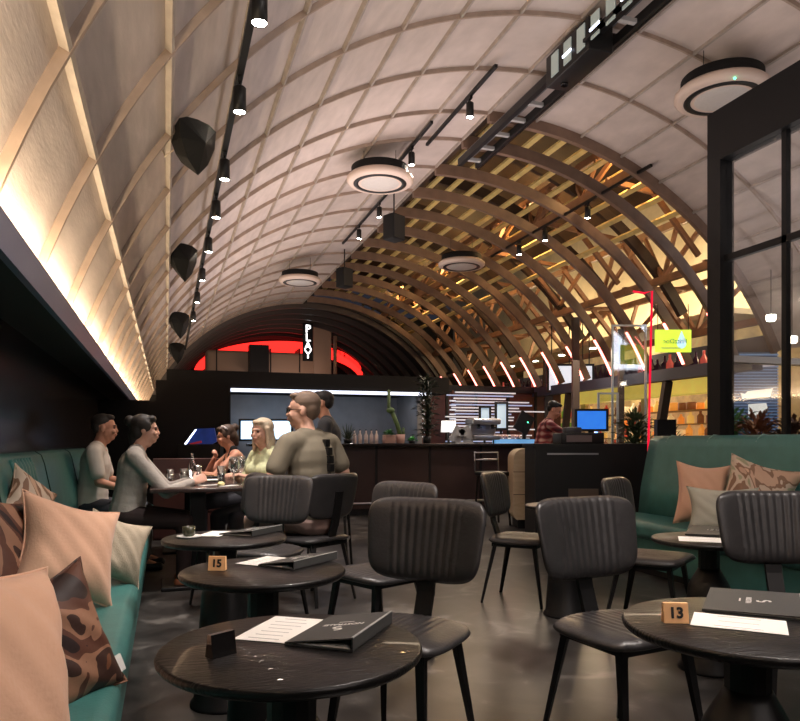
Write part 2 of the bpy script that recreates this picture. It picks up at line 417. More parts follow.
for k in range(52):
    y = 10.8+k*.19+random.uniform(-.03,.03); r = k % 5 == 2
    o = bpy.data.objects.new('liquor_bottle', bt1 if r else bt0); COL.objects.link(o)
    tag(o, ('rose red' if r else 'dark')+' liquor bottle in the row on the ledge above the yellow canopy', 'bottle', ('rose' if r else 'dark')+' bottles on the canopy ledge', loc=(9.84, y, 2.5))
    o.scale = (1.5, 1.5, 1.1+.4*random.random())
# yellow-green hanging sign
p = aD(673, 341, 11.5); sg = thing('hanging_sign', 'yellow-green rectangular sign hanging under the truss by the pink strips', 'sign', p, -.3)
MB().box(-.29, .29, -.02, .02, -.18, .18).build('board', M('lime_sign', (.55,.72,.05), .5, emit=1.1, ecol=(.62,.85,.06)), sg)
me = MB().lathe([(0,0),(.001,0)], 4)
dr = MB(); poly = [(0.0,.16)]+[(.075*math.cos(a), -.04+.085*math.sin(a)) for a in [math.radians(d) for d in range(40, -221, -20)]]
dr.prism(poly, -.03, -.021, Matrix.Translation((.13,0,0))).build('drop_logo', M('pale_blue', (.5,.8,.9), .5, emit=1.0), sg)
sgt = Matrix.Translation((.02,-.032,-.01)) @ Matrix.Rotation(PI/2, 4, 'X') @ Matrix.Scale(-1, 4, (1,0,0))
text('FritzDoc', .11, 'lettering', M('navy', (.03,.05,.25), .5), sg, sgt)
MB().box(-.2, .12, -.03, -.021, -.125, -.11).build('underline', m_white, sg)
MB().tube([(-.25,0,.18),(-.25,0,.6)], .006, 6).tube([(.25,0,.18),(.25,0,.6)], .006, 6).build('hanger', m_black, sg)
# red neon line
a = aD(652, 291, 7.7); b = aD(648, 464, 7.7)
o = MB().tube([Vector((a.x-.24,a.y,a.z-.02)), Vector((a.x-.1,a.y,a.z-.03)), a, b], .011, 8).build('neon_tube', M('red_neon', (.3,.0,.01), emit=1.3, ecol=(.85,.004,.035)))
tag(o, 'tall thin red neon tube with bent top beside the teal bench', 'neon light')
o = MB().lathe([(.1,0),(.1,.02),(.02,.03),(.02,b.z),(0,b.z)], 16).build('neon_stand', m_black); tag(o, 'black floor post holding the red neon tube upright', 'stand', loc=(b.x, b.y, 0))
# glass partitions between bar and shop
m_glass = thin_glass('clear_glass', .3)
m_alu = M('pale_aluminium', (.45,.5,.52), .35, metal=.4)
def partition(px, D, wdt, h, lab):
    q = gD(px, D, 0); r = thing('glass_partition', lab, 'partition', q, -YAW)
    MB().box(-wdt/2, wdt/2, -.005, .005, .02, h-.02).build('pane', m_glass, r)
    MB().box(-wdt/2-.03, -wdt/2, -.025, .025, 0, h).box(wdt/2, wdt/2+.03, -.025, .025, 0, h).box(-wdt/2, wdt/2, -.02, .02, h-.03, h).box(-wdt/2, wdt/2, -.02, .02, 0, .04).build('frame', m_alu, r)
partition(608, 12.2, .3, 2.0, 'narrow glass partition with pale frame, behind the host stand')
partition(629, 12.4, .55, 3.2, 'taller glass partition with pale frame, between host stand and neon')
def column(px, D, h, wx, lab, mat): q = gD(px, D, 0); o = MB().box(-wx/2, wx/2, -wx/2, wx/2, 0, h).build('post', mat); tag(o, lab, 'post', loc=q, rot=(0,0,-YAW))
column(575.5, 14, 3.6, .13, 'dark brown upright post behind the plaid shirted person', M('dark_brown'))
column(621, 13.5, 3.3, .1, 'dark upright post with pale light, behind the glass partitions', M('dark_brown'))
column(548, 17, 3.2, .2, 'brown upright post far behind the bar end', M('dark_brown'))
# white signboard and bright windows far behind
def panel(name, px0, py0, px1, py1, D, mat, lab, cat, dep=.06, hang=0, post=0):
    a = aD(px0, py1, D); b = aD(px1, py0, D); wd = (b-a).xy.length; h = b.z-a.z
    r = thing(name, lab, cat, ((a.x+b.x)/2, (a.y+b.y)/2, a.z), -YAW)
    MB().box(-wd/2, wd/2, 0, dep, 0, h).build('panel', mat, r)
    fr = .03*D/10
    MB().box(-wd/2-fr, wd/2+fr, -.02, dep, h, h+fr).box(-wd/2-fr, wd/2+fr, -.02, dep, -fr, 0).box(-wd/2-fr, -wd/2, -.02, dep, 0, h).box(wd/2, wd/2+fr, -.02, dep, 0, h).build('frame', m_black, r)
    if hang: MB().box(-wd/2+.05,-wd/2+.07,.0,.02,h,h+hang).box(wd/2-.07,wd/2-.05,.0,.02,h,h+hang).build('hanger', m_black, r)
    if post: MB().box(-.02,.02,.06,.1,-a.z,0).build('post', m_black, r)
    return r, wd, h
m_lit = M('lit_white', (.85,.87,.9), .5, emit=.75, ecol=(.85,.9,1))
panel('menu_board', 549, 366, 572, 390, 16, m_lit, 'white lit board above the yellow canopy, left of the brown post', 'board', hang=1.0)
panel('menu_board', 580, 366, 592, 384, 15.5, m_lit, 'small white lit board right of the brown post', 'board', hang=1.0)
r, wd, h = panel('display_screen', 577, 411, 606, 429, 10.6, M('blue_screen', (.03,.15,.5), .4, emit=.8, ecol=(.03,.22,.9), noise=.3, nscale=6), 'blue lit display screen on the far side of the host stand', 'screen')
for pz in (r,):
    MB().box(-.04, .04, .0, .05, -r.location.z, -.02).build('stem', m_black, pz)

# ------------------------------------------------------------------ far wall of the bar: dark panel, bulkhead with light strip, niche, TV
struct(MB().box(-.93, -.15, 11, 11.12, 0, 1.76).box(-.15, .92, 11, 11.12, 0, 2.06), 'wall_back', M('far_black', (.006,.005,.005), .8, spec=.2))
B0 = aY(160, 383, 13); 
struct(MB().box(.0, 5.3, 13.0, 14.6, 2.10, 2.42), 'trim_7', M('far_black'))
struct(MB().box(.9, 4.75, 14.5, 14.6, 0, 2.13), 'wall_back', m_grey)
struct(MB().box(4.7, 4.8, 13.2, 14.5, 0, 2.12), 'wall_side', m_grey)
tag(MB().box(1.0, 4.9, 12.96, 13.0, 2.05, 2.11).build('light_strip', M('cool_led', (.75,.82,1), emit=1.6, ecol=(.72,.80,1))), 'long cool white light strip over the back bar', 'light strip')
lamp('bar_lamp', 'AREA', (2.8, 13.4, 2.08), 22, (.75,.85,1), 3.4, .3, target=(2.8, 14.2, 0))
r, wd, h = panel('wall_television', 241, 421, 291, 439, 13.7, M('tv_glow', (.6,.8,1), .4, emit=2.2, ecol=(.45,.72,1), noise=.6, nscale=5), 'bright blue-white television behind the blonde woman', 'television')
# dark right part: bar back shelves with slats
struct(MB().box(4.8, 9.0, 15.0, 15.1, 0, 2.35), 'wall_back', M('maroon_wall', (.10,.025,.018), .45, noise=.3, nscale=3))
struct(MB().box(4.75, 9.0, 14.9, 15.1, 2.3, 2.44), 'trim_8', m_black)
sl = thing('louvre_screen', 'wide screen of white and blue horizontal slats behind the bar end', 'screen', (6.9, 14.5, 0))
for k in range(17):
    z = 1.15+k*.068; x0 = -1.1+.35*random.random(); x1 = .3+1.1*random.random()
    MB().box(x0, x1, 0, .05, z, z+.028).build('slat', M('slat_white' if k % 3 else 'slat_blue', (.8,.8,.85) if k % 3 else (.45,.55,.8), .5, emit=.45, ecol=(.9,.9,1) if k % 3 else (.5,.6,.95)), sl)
for x in (-1.05, -.35, .45, 1.15): MB().box(x, x+.05, .03, .09, 0, 2.3).build('upright', m_black, sl)
lad = thing('glint_ladder', 'narrow column of small white glints left of the slatted screen', 'shelf', (5.35, 14.7, 0))
MB().box(-.02,.02,.02,.06,0,2.3).build('upright', M('maroon_wall'), lad)
for k in range(9): MB().box(-.09, .05, -.02, .02, 1.25+k*.1, 1.28+k*.1).build('shelf', M('slat_white'), lad)  # glowing bars stand in for glints on bottles and glasses
lad2 = dup(lad, (6.05, 14.6, 0), 0, 'second column of small white glints, nearer the slatted screen')
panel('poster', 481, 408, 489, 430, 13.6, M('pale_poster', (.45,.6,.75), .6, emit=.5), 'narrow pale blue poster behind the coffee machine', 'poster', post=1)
panel('poster', 497, 404, 506, 428, 13.6, M('pale_poster'), 'pale blue poster nearest the tilted black screen', 'poster', post=1)
# dark tunnel end: duct, red arc, PLAY neon, pole
du = thing('ventilation_duct', 'beige ventilation duct with rounded end in front of the red arc', 'duct', (0, 24.2, 0))
def Y24(px, py): return aY(px, py, 24.2)
m_duct = M('beige_duct', (.42,.28,.20), .5, emit=.03, ecol=(.5,.3,.2))
a, b = Y24(206, 376), Y24(330, 354)
MB().box(a.x, b.x, 0, .8, a.z, b.z, bev=.12).build('duct_run', m_duct, du)
a, b = Y24(313, 376), Y24(331, 325); MB().box(a.x, b.x, -.1, .7, a.z, b.z, bev=.04).build('riser', m_duct, du)
for px in (216, 270, 299):
    a, b = Y24(px, 372.5), Y24(px+1.2, 348.5); MB().box(a.x, b.x, -.02, .82, a.z, b.z).build('joint_band', m_black, du)
a, b = Y24(248, 373), Y24(267, 347); MB().box(a.x, b.x, -.5, -.03, a.z, b.z).build('fan_box', m_black, du)
lamp('duct_fill', 'AREA', (4.0, 22.3, 2.7), 14, (1,.72,.6), 1.5, .3, target=(3.9, 24.2, 3.3))  # area light added for the duct, no fixture there
arc = []
for k in range(25):
    t = PI*k/24; px = 278-85*math.cos(t); py = 378-37*math.sin(t)**.8
    arc.append(aY(px, py, 26.3))
vs = []
for p in arc:
    for dz, dy in ((.0,0),(.42,0),(.42,.15),(0,.15)): vs.append((p.x, p.y+dy, p.z-.42+dz))
ra = MB().add(vs, [(i*4+k, i*4+(k+1)%4, i*4+4+(k+1)%4, i*4+4+k) for i in range(24) for k in range(4)]+[(0,1,2,3),(99,98,97,96)])
tag(ra.build('red_light_arch', M('red_glow', (1,.03,.02), emit=2.4, ecol=(1,.02,.015))), 'wide glowing red arch of light in the dark tunnel end', 'light')
p = aY(308, 342, 23.0)
n = thing('neon_sign', 'small white vertical neon sign reading PLAY in the dark tunnel end', 'sign', p)
for k, ch in enumerate('PLAY'):
    text(ch, .36, 'letter', M('white_neon', (1,1,1), emit=2.5), n, Matrix.Translation((0,0,0.42-k*.28)) @ Matrix.Rotation(PI/2, 4, 'X') @ Matrix.Rotation(0, 4, 'Z'), .01, .004)
MB().box(-.17, .17, .02, .06, -.62, .62).build('backing', m_blackm, n)
p = aY(335, 372, 21.5)
tag(MB().tube([(0,0,0),(0,0,2.0)], .06, 12).build('tunnel_pole', M('tan_pole', (.35,.22,.17), .5)), 'tan vertical pole right of the ventilation duct', 'pole', loc=(p.x, p.y, 2.42))
struct(MB().box(-.95, 8.2, 20.55, 21.8, 1.9, 2.44), 'trim_9', M('far_black'))
# dark wall under the tunnel end
struct(MB().box(-.95, 8, 20.5, 20.6, 0, 1.95), 'wall_back', m_blackm)

# ------------------------------------------------------------------ bar with things on it
bar = thing('bar_counter', 'long dark bar counter with glossy black top', 'bar', (0, 0, 0))
m_bar = M('bar_front', (.040,.022,.020), .35, noise=.25, nscale=2)
MB().box(1.3, 5.9, 10.75, 11.4, .1, 1.08).build('front', m_bar, bar)
MB().box(1.2, 6.0, 10.6, 11.5, 1.08, 1.125, bev=.008).build('countertop', M('gloss_black', (.018,.014,.014), .15), bar)
MB().box(1.35, 5.85, 10.8, 11.35, 0, .1).build('plinth', m_black, bar)
for k in range(6): MB().box(1.32+k*.9, 1.36+k*.9, 10.735, 10.752, .1, 1.08).build('joint', m_black, bar)
MB().tube([(1.35,10.6,.2),(5.85,10.6,.2)], .018, 8).build('foot_rail', M('steel', (.4,.4,.42), .3, metal=1), bar)
def onbar(px, dy=.3): # point on the bar top seen in sight column px
    q = aY(px, 442, 10.75+dy); q.z = 1.126; return q
m_pot = M('terracotta_pink', (.50,.30,.25), .7)
def pot(r, h, col=None): return MB().lathe([(r*.8,0),(r*.85,.005),(r,h),(r*.88,h),(r*.85,h-.02),(0,h-.02)], 20)
m_cact = M('cactus_green', (.10,.17,.06), .6, noise=.3, nscale=20)
def cactus_stem(mb, pts, r, lean=0):
    n = 14; mb.tube(pts, r, n, r*.9); mb.ell(pts[-1], r*.95, 12)
t = thing('potted_cactus', 'tall leaning cactus beside a short one in a pink pot on the bar', 'plant', onbar(400.5))
pot(.075, .15).build('pot', m_pot, t)
mb = MB(); cactus_stem(mb, [(0,0,.12),(-.06,0,.32),(-.15,0,.52)], .038); cactus_stem(mb, [(-.16,0,.5),(-.2,0,.60),(-.2,0,.85)], .028); mb.ell((-.17,0,.54), (.07,.06,.05))
mb.build('tall_cactus', m_cact, t)
mb = MB(); cactus_stem(mb, [(.05,0,.12),(.05,0,.24)], .025); mb.build('short_cactus', m_cact, t)
t = thing('potted_succulent', 'leafy green succulent in a square pink pot on the bar', 'plant', onbar(389))
MB().box(-.09,.09,-.08,.08,0,.14, bev=.01).build('pot', m_pot, t)
def leaves(mb, c, n, R, L, wd, up=.3, seed=1, flat=False):
    rnd = random.Random(seed)
    for _ in range(n):
        a = rnd.uniform(0, 2*PI); e = rnd.uniform(-.3, 1.2); d = Vector((math.cos(a)*math.cos(e), math.sin(a)*math.cos(e), math.sin(e)+up)).normalized()
        b = Vector(c)+Vector((d.x*R[0]*rnd.random(), d.y*R[0]*rnd.random(), d.z*R[1]*rnd.random()))
        s = d.cross(Vector((0,0,1)))
        s = s.normalized() if s.length > .01 else Vector((1,0,0))
        l = L*rnd.uniform(.6,1.1); w_ = wd*rnd.uniform(.7,1.1); m1 = b+d*l*.5; e1 = b+d*l-Vector((0,0,l*.25)); nn = s.cross(d)*w_*.25
        mb.add([b, m1+s*w_/2, e1, m1-s*w_/2, m1-nn], [(0,1,4),(1,2,4),(2,3,4),(3,0,4)], True)
    return mb
leaves(MB(), (0,0,.14), 70, (.08,.06), .09, .04, seed=3).build('foliage', M('leaf_green', (.06,.20,.07), .5), t)
t = thing('leafy_column', 'tall dark climbing plant column standing on the bar', 'plant', onbar(427, .35))
MB().lathe([(.06,0),(.07,.12),(0,.12)], 16).build('pot', m_black, t)
mb = MB(); MB().tube([(0,0,.1),(.02,0,.6),(0,0,1.05)], .03, 8).build('stem', m_black, t)
for k in range(11): leaves(mb, (0,0,.12+k*.09), 34, (.17,.08), .15, .055, seed=20+k)
mb.build('foliage', M('dark_leaf', (.018,.028,.015), .5), t)
t = thing('potted_succulent', 'small bright green plant at the foot of the dark plant column', 'plant', onbar(412, .12))
MB().lathe([(.05,0),(.06,.05),(0,.05)], 14).build('pot', m_black, t)
leaves(MB(), (0,0,.05), 50, (.07,.04), .08, .035, seed=9).build('foliage', M('bright_leaf', (.08,.35,.08), .5), t)
t = thing('potted_agave', 'spiky dark agave plant in a low pot left of the cacti', 'plant', onbar(348))
MB().lathe([(.06,0),(.08,.07),(0,.07)], 14).build('pot', m_black, t)
mb = MB()
for k in range(22):
    a = k*2.4; e = .4+.9*(k/22); mb.bar((0,0,.06), (math.cos(a)*.2*math.cos(e), math.sin(a)*.2*math.cos(e), .06+.28*math.sin(e)), .03, .012, t1=.1)
mb.build('leaves', M('agave_leaf', (.05,.07,.045), .5), t)
# table lamp
t = thing('table_lamp', 'table lamp with white drum shade on the bar', 'lamp', onbar(448.5, .35))
MB().lathe([(.07,0),(.07,.015),(.02,.025),(.02,.2),(0,.2)], 18).build('base', m_black, t)
MB().lathe([(.125,.19),(.13,.19),(.12,.38),(.115,.38)], 28).build('lamp_shade', M('lit_shade', (.9,.88,.85), .7, emit=1.1, ecol=(1,.97,.92)), t)
# small bottles on the bar, two kettles
b0 = thing('soda_bottle', 'small pale bottle on the bar left of the cacti, middle one of the row', 'bottle', onbar(366), 0, 'small bottles on the bar')
MB().lathe([(.03,0),(.032,.01),(.032,.13),(.012,.17),(.012,.21),(0,.21)], 14).build('bottle_body', M('pale_bottle', (.55,.45,.42), .2, coat=.4), b0)
MB().lathe([(.014,.21),(.014,.225),(0,.225)], 12).build('cap', m_black, b0)
for px, dy, l_ in ((360,.3,'second bottle from the left'),(371.5,.35,'second bottle from the right'),(376.5,.3,'rightmost bottle'),(354.5,.4,'leftmost bottle')): dup(b0, onbar(px, dy), 0, 'small pale bottle on the bar left of the cacti, '+l_)
t = thing('espresso_machine', 'silver espresso machine at the right part of the bar', 'coffee machine', onbar(483, .3))
m_steel = M('brushed_steel', (.42,.42,.44), .3, metal=.8)
MB().box(-.24,.24,-.18,.18,.06,.14, bev=.01).build('drip_base', m_steel, t)
MB().box(-.24,.24,.0,.18,.14,.36, bev=.02).build('rear_body', m_steel, t)
MB().box(-.26,.26,-.18,.18,.32,.42, bev=.03).build('head', m_steel, t)
for x in (-.13, .13):
    MB().lathe([(.03,.25),(.03,.32),(0,.32)], 12, Matrix.Translation((x,-.1,0))).bar((x,-.12,.27), (x,-.25,.26), .02).build('group_head', m_black, t)
for x in (-.2,.2): MB().lathe([(.015,0),(.015,.07)], 8, Matrix.Translation((x,0,0))).build('foot', m_black, t)
t = thing('serving_tray_rack', 'pale grey tray rack leaning left of the espresso machine', 'rack', onbar(462, .2))
MB().box(-.16,.16,-.1,.1,0,.03).bar((-.15,0,.02), (-.02,0,.26), .02, .2).bar((.15,0,.02), (.02,0,.26), .02, .2).box(-.1,.1,-.1,.1,.12,.135).build('rack', M('pale_grey', (.4,.4,.4), .4), t)
o = MB().box(-.42,.42,-.06,.06,0,.07).build('blue_light_bar', M('blue_counter', (.15,.35,.6), .4, emit=.6, ecol=(.2,.5,.9))); tag(o, 'pale blue lit ledge on the bar right of the espresso machine', 'ledge', loc=onbar(516, .3))
g0 = thing('cup', 'small cup among the row on the lit blue ledge', 'cup', onbar(496,.3)+Vector((0,0,.07)), 0, 'cups on the blue ledge')
MB().lathe([(.025,0),(.035,.01),(.04,.08),(.036,.08),(.03,.012),(0,.012)], 14).build('cup_body', M('pinkish_cup', (.55,.35,.33), .3), g0)
for px in (501, 506, 513, 518): dup(g0, onbar(px,.3)+Vector((0,0,.07)), 0)
t = thing('tilted_monitor', 'tilted black till monitor at the right end of the bar', 'monitor', onbar(524, .15)+Vector((0,0,.07)))
mt = Matrix.Translation((0,0,.28)) @ Matrix.Rotation(.5, 4, 'Y')
MB().box(-.14,.14,-.02,.02,-.17,.17, mt).build('screen_back', m_black, t)
MB().bar((0,0,0), (0,0,.26), .05).box(-.1,.1,-.07,.07,0,.015).build('stand', m_black, t)
MB().box(.05,.07,-.03,-.02,.28,.3).build('indicator', M('green_led', (.1,1,.5), emit=4), t, label='tiny green light')
# bar stools in front of the bar end
def stool(loc, lab, rz=0):
    t = thing('bar_stool', lab, 'stool', loc, rz)
    MB().box(-.19,.19,-.18,.18,.68,.74, bev=.02).build('seat', m_black, t)
    MB().tube([(-.18,.17,.74),(-.18,.19,1.0),(.18,.19,1.0),(.18,.17,.74)], .012, 8).tube([(-.18,.19,.9),(.18,.19,.9)], .012, 8).build('backrest', M('steel'), t)
    for sx in (-1,1):
        for sy in (-1,1): MB().bar((sx*.15,sy*.14,.68), (sx*.19,sy*.18,0), .022).build('leg', m_black, t)
    MB().box(-.18,.18,-.17,-.15,.25,.27).build('footrest', M('steel'), t)
q = gD(492, 9.9, 0); stool(q, 'black bar stool with steel back rail by the right end of the bar')
# wood ended counter and host stand
t = thing('curved_counter', 'pale wood counter with curved end between bar and host stand', 'counter', gD(523, 9.6, 0), -YAW)
m_wood = ramp_mat('pale_wood', [(0,(.42,.32,.20)),(1,(.66,.54,.37))], 3, .5, 'noise', (1,1,8), 1, 0, 4)
mb = MB(); pl = []
for k in range(9): a = PI/2+PI/2*k/8; pl.append((-.02+.14*math.cos(a), .92+.14*math.sin(a)))
poly = pl+[(-.16,.18),(-.12,.12),(.5,.12),(.5,1.06)]
mb.prism(poly, -.2, .3).build('body', m_wood, t); MB().box(-.1,.5,-.18,.28,0,.12).build('plinth', m_black, t)
for z in (.45,.75): MB().box(-.163,.5,-.203,-.198,z,z+.008).build('joint', M('dark_brown'), t)
t = thing('host_stand', 'large black host stand with drawer front', 'host stand', gD(594, 8.35, 0), -YAW)
MB().box(-.69,.66,0,.7,.0,1.09).build('body', m_black, t)
MB().box(-.72,.69,-.02,.72,1.09,1.13).build('top', m_black, t)
MB().box(-.55,.05,-.012,0,1.0,1.02).build('edge_line', M('steel'), t)
MB().box(-.36,.15,.1,.6,1.13,1.26, bev=.01).build('till_box', m_black, t)
MB().box(-.30,-.0,.088,.1,1.15,1.23).build('label_plate', M('dull_plate', (.16,.12,.12), .5), t)
MB().box(-.3,.05,-.012,0,.05,.6).build('panel', M('brown_panel', (.10,.07,.05), .5), t)
o = MB().box(-.012,.012,-.012,.012,0,.012).build('charger_light', M('blue_led', (.1,.3,1), emit=8)); tag(o, 'tiny blue light on the host stand till box', 'indicator light', loc=gD(596, 8.6, 1.26))
t = thing('till_printer', 'dark till printer at the right side on the host stand', 'printer', gD(572, 8.75, 1.26), -YAW)
MB().box(-.1,.1,-.08,.08,0,.07, bev=.01).build('printer_body', M('dark_grey', (.04,.04,.045), .4), t); MB().box(-.05,.05,-.02,.02,.07,.075).build('paper', m_white, t)
# plants by the partitions
def bush(px, D, z0, h, R, lab, mat, seed, lw=.05):
    t = thing('potted_shrub', lab, 'plant', gD(px, D, 0))
    MB().lathe([(.16,0),(.2,.02),(.22,.4),(.19,.4),(.18,.36),(0,.36)], 20).build('planter', m_black, t)
    MB().tube([(0,0,.3),(.02,0,z0+h*.5)], .02, 8).build('stem', M('dark_brown'), t)
    mb = MB(); n = int(6+h*4)
    for k in range(n): leaves(mb, (0,0,z0+h*k/n), 46, (R,.14), .24, lw*1.3, seed=seed+k)
    mb.build('foliage', mat, t)
bush(636, 11.6, .8, .75, .3, 'dark leafy potted shrub left of the red neon tube', M('olive_leaf', (.06,.09,.04), .5), 50)
bush(668, 10.6, .7, .5, .25, 'drooping potted shrub between neon tube and glass wall', M('olive_leaf'), 70, .035)
t = thing('speaker_cabinet', 'black monitor box on a pole right of the red neon tube', 'monitor', gD(666, 9.8, 0), -YAW)
MB().box(-.13,.13,-.03,.1,1.18,1.46).build('box', m_black, t); MB().tube([(0,.03,0),(0,.03,1.2)], .02, 8).build('pole', m_black, t)
# ------------------------------------------------------------------ ceiling fittings
def diffuser(px, py, D, dia, lab):
    p = aD(px, py, D); t = thing('ceiling_diffuser', lab, 'ceiling diffuser', (p.x, p.y, p.z))
    R = dia/2
    MB().lathe([(R*.86,.03),(R*.86,.21),(0,.21)], 48).build('drum', m_blackm, t)
    MB().lathe([(R*.8,.0),(R*.93,-.0),(R,.03),(R,.07),(R*.93,.10),(R*.84,.10)], 48).build('rim', M('cream_rim', (.62,.50,.43), .4), t)
    MB().lathe([(R*.64,.015),(R*.66,-.006),(R*.8,-.004),(R*.8,.03)], 48).build('dark_ring', m_black, t)
    MB().lathe([(0,-.012),(R*.3,-.010),(R*.56,-.004),(R*.65,.02)], 48).build('grille', ramp_mat('diffuser_grille', [(0,(.42,.40,.38)),(1,(.6,.57,.54))], 60, .5), t)
    top = z_of_x(p.x)-p.z
    MB().tube([(-R*.5,0,.2),(-R*.5,0,top)], .004, 6).tube([(R*.5,0,.2),(R*.5,0,top)], .004, 6).build('hanging_wire', m_black, t)
    return t
diffuser(380, 184, 9.4, .88, 'round ceiling diffuser hanging mid picture, nearest the camera bar one')
d = diffuser(722, 99, 7.1, .90, 'large round ceiling diffuser at the top right, half behind the black frame')
MB().ell((-.2,-.38,-.01), .012, 8).build('indicator', M('green_led'), d, label='tiny green light')
diffuser(300, 283, 14.9, .88, 'small far round diffuser over the dark tunnel end')
diffuser(461.5, 267, 13.5, .88, 'round diffuser hanging in front of the open timber ribs')
def track(x, y0, y1, dz, lab, wd=.035):
    z = z_of_x(x)-dz
    o = MB().box(-wd/2, wd/2, 0, y1-y0, 0, .035).build('light_track', m_black); tag(o, lab, 'light track', loc=(x, y0, z))
    return z
ZL = track(.46, -1.5, 19.5, .16, 'long black light track on the left side of the vault', .045)
m_spotg = M('spot_glow', (1,.95,.88), emit=26, ecol=(1,.92,.85))
def spot(x, y, z, lab, group, energy=0, tgt=None, tilt=0, rz=0):
    t = thing('track_spotlight', lab, 'spotlight', (x, y, z), rz, group)
    mt = Matrix.Translation((0,0,-.07)) @ Matrix.Rotation(tilt, 4, 'Y')
    MB().box(-.015,.015,-.04,.04,-.03,.0).tube([(0,0,-.02),(0,0,-.09)], .008, 8).build('bracket', m_black, t)
    MB().lathe([(.037,-.148),(.040,-.16),(.043,-.16),(.043,.0),(.03,.012),(0,.012)], 20, mt).build('housing', m_black, t)
    MB().lathe([(0,-.155),(.039,-.155)], 20, mt).build('lens', m_spotg, t, label='lit white lens')
    if energy:
        l = lamp('spot_beam', 'SPOT', (x, y, z-.26), energy, (1,.89,.82), .04, target=tgt, angle=62, blend=.8)
    return t
G1 = 'spotlights on the left light track'
tg = [(262,3),(240,96),(226,167),(218,207),(212,243),(205,273),(200,296),(196,315)]
s0 = None
for i, (px, py) in enumerate(tg):
    y = aZ(px, py, ZL-.12).y
    s = spot(.46, y, ZL, 'black spotlight on the long left track, %s from the camera' % ('first','second','third','fourth','fifth','sixth','seventh','eighth')[i], G1, 0 if i > 4 else 260, (.7 if i < 2 else .5, y+.3, 0), .0)
def trk2(x, pa, pb, sp, lab, gl, en, tx):
    z = z_of_x(x)-.12; ya = aZ(*pa, z).y; yb = aZ(*pb, z).y
    track(x, ya, yb, .12, lab)
    for i, (px, py) in enumerate(sp):
        y = aZ(px, py, z-.1).y
        spot(x, y, z, gl+(', '+('nearest','second','third')[i]+' one' if len(sp) > 1 else ''), gl+'s', en, (tx, y+.2, 0))
trk2(3.25, (500,68), (470,152), [(476,107)], 'short black light track near the crown of the vault', 'single black spotlight on the short near track', 330, 2.6)
trk2(3.05, (436,124), (400,168), [(431,158)], 'short track right above the nearest middle diffuser', 'black spotlight just right of the middle diffuser', 220, 2.3)
trk2(3.3, (389,195), (350,245), [(384,210),(362,232)], 'black light track beyond the middle diffuser', 'black spotlight on the track beyond the middle diffuser', 160, 2.6)
trk2(5.9, (662,168), (465,255), [(609,212),(574,236),(548,250)], 'long black light track crossing the timber ribs', 'black spotlight on the track crossing the timber ribs', 230, 4.6)
# table spots from a track behind the camera's head
track(2.0, -1.4, 2.6, .14, 'black light track above the nearest tables')
for i, (y, tx, ty, en) in enumerate(((.9, .1, 1.5, 150), (1.7, 1.7, 2.3, 210), (2.4, 1.0, 3.2, 240), (-.5, .3, .4, 75))):
    spot(2.0, y, z_of_x(2.0)-.14, 'black spotlight overhead above the nearest tables, aimed at the '+('nearest table','chair by the right tables','open floor','left bench')[i], 'overhead spotlights near the camera', en, (tx, ty, .7))
# central black lighting gantry
X = 3.95; z = z_of_x(X)-.28
g = thing('lighting_gantry', 'black twin-rail gantry running along the crown of the vault', 'gantry', (X, 0, z))
Yn, Yf = 2.5, aZ(472, 168, z).y
for x in (-.13, .13): MB().box(x-.03, x+.03, Yn, Yf, 0, .09).build('rail', m_black, g)
MB().box(-.02, .02, Yn, Yf, .1, .14).build('cable_tray', M('grey_tray', (.12,.12,.13), .4), g)
k = Yn
while k < Yf: MB().box(-.15, .15, k, k+.05, .02, .06).build('rung', M('pale_grey'), g); k += .42
MB().box(-.155,-.145,Yn,Yf,.09,.10).box(.145,.155,Yn,Yf,0,.01).build('bright_edge', M('steel'), g)
# housing; glowing slats on its side imitate window reflections
y0 = aZ(590, 50, z).y; y1 = aZ(566, 66, z).y
h = thing('projector_housing', 'black box housing with pale window reflections built as slats on the crown gantry', 'projector', (X-.12, (y0+y1)/2, z-.10))
MB().box(-.13,.13,-.42,.36,-.05,.26, bev=.01).build('case', m_black, h)
for k in range(7):
    y = -1.30+k*.235
    if k < 4: MB().box(-.158,-.12,y-.1,y+.235,.03,.06).build('mount_rail', m_black, h)
    MB().box(-.141,-.131,y,y+.13,-.0,.22).build('reflection_slat', M('pale_reflection', (.35,.42,.40), .2, emit=.12, ecol=(.6,.75,.72)), h)
    if k in (1,3,5): MB().box(-.149,-.141,y-.01,y+.14,.08,.10).build('reflection_glint', M('cool_glow', (.8,.85,1), emit=6, ecol=(.75,.8,1)), h)
MB().lathe([(.035,-.07),(.04,-.05),(0,-.05)], 18, Matrix.Translation((.0,.22,0))).build('lens', M('lens_black', (.005,.005,.006), .1), h)
q = aX(611, 48, X+.2); o = MB().lathe([(.05,-.02),(.06,0),(.06,.05),(0,.05)], 20).build('motion_sensor', m_black); tag(o, 'small round black sensor with blue glow beside the crown gantry', 'sensor', loc=(q.x, q.y, z_of_x(q.x)-.12))
MB().lathe([(0,-.022),(.03,-.021)], 16).build('indicator', M('blue_led'), o, label='blue glowing lens')
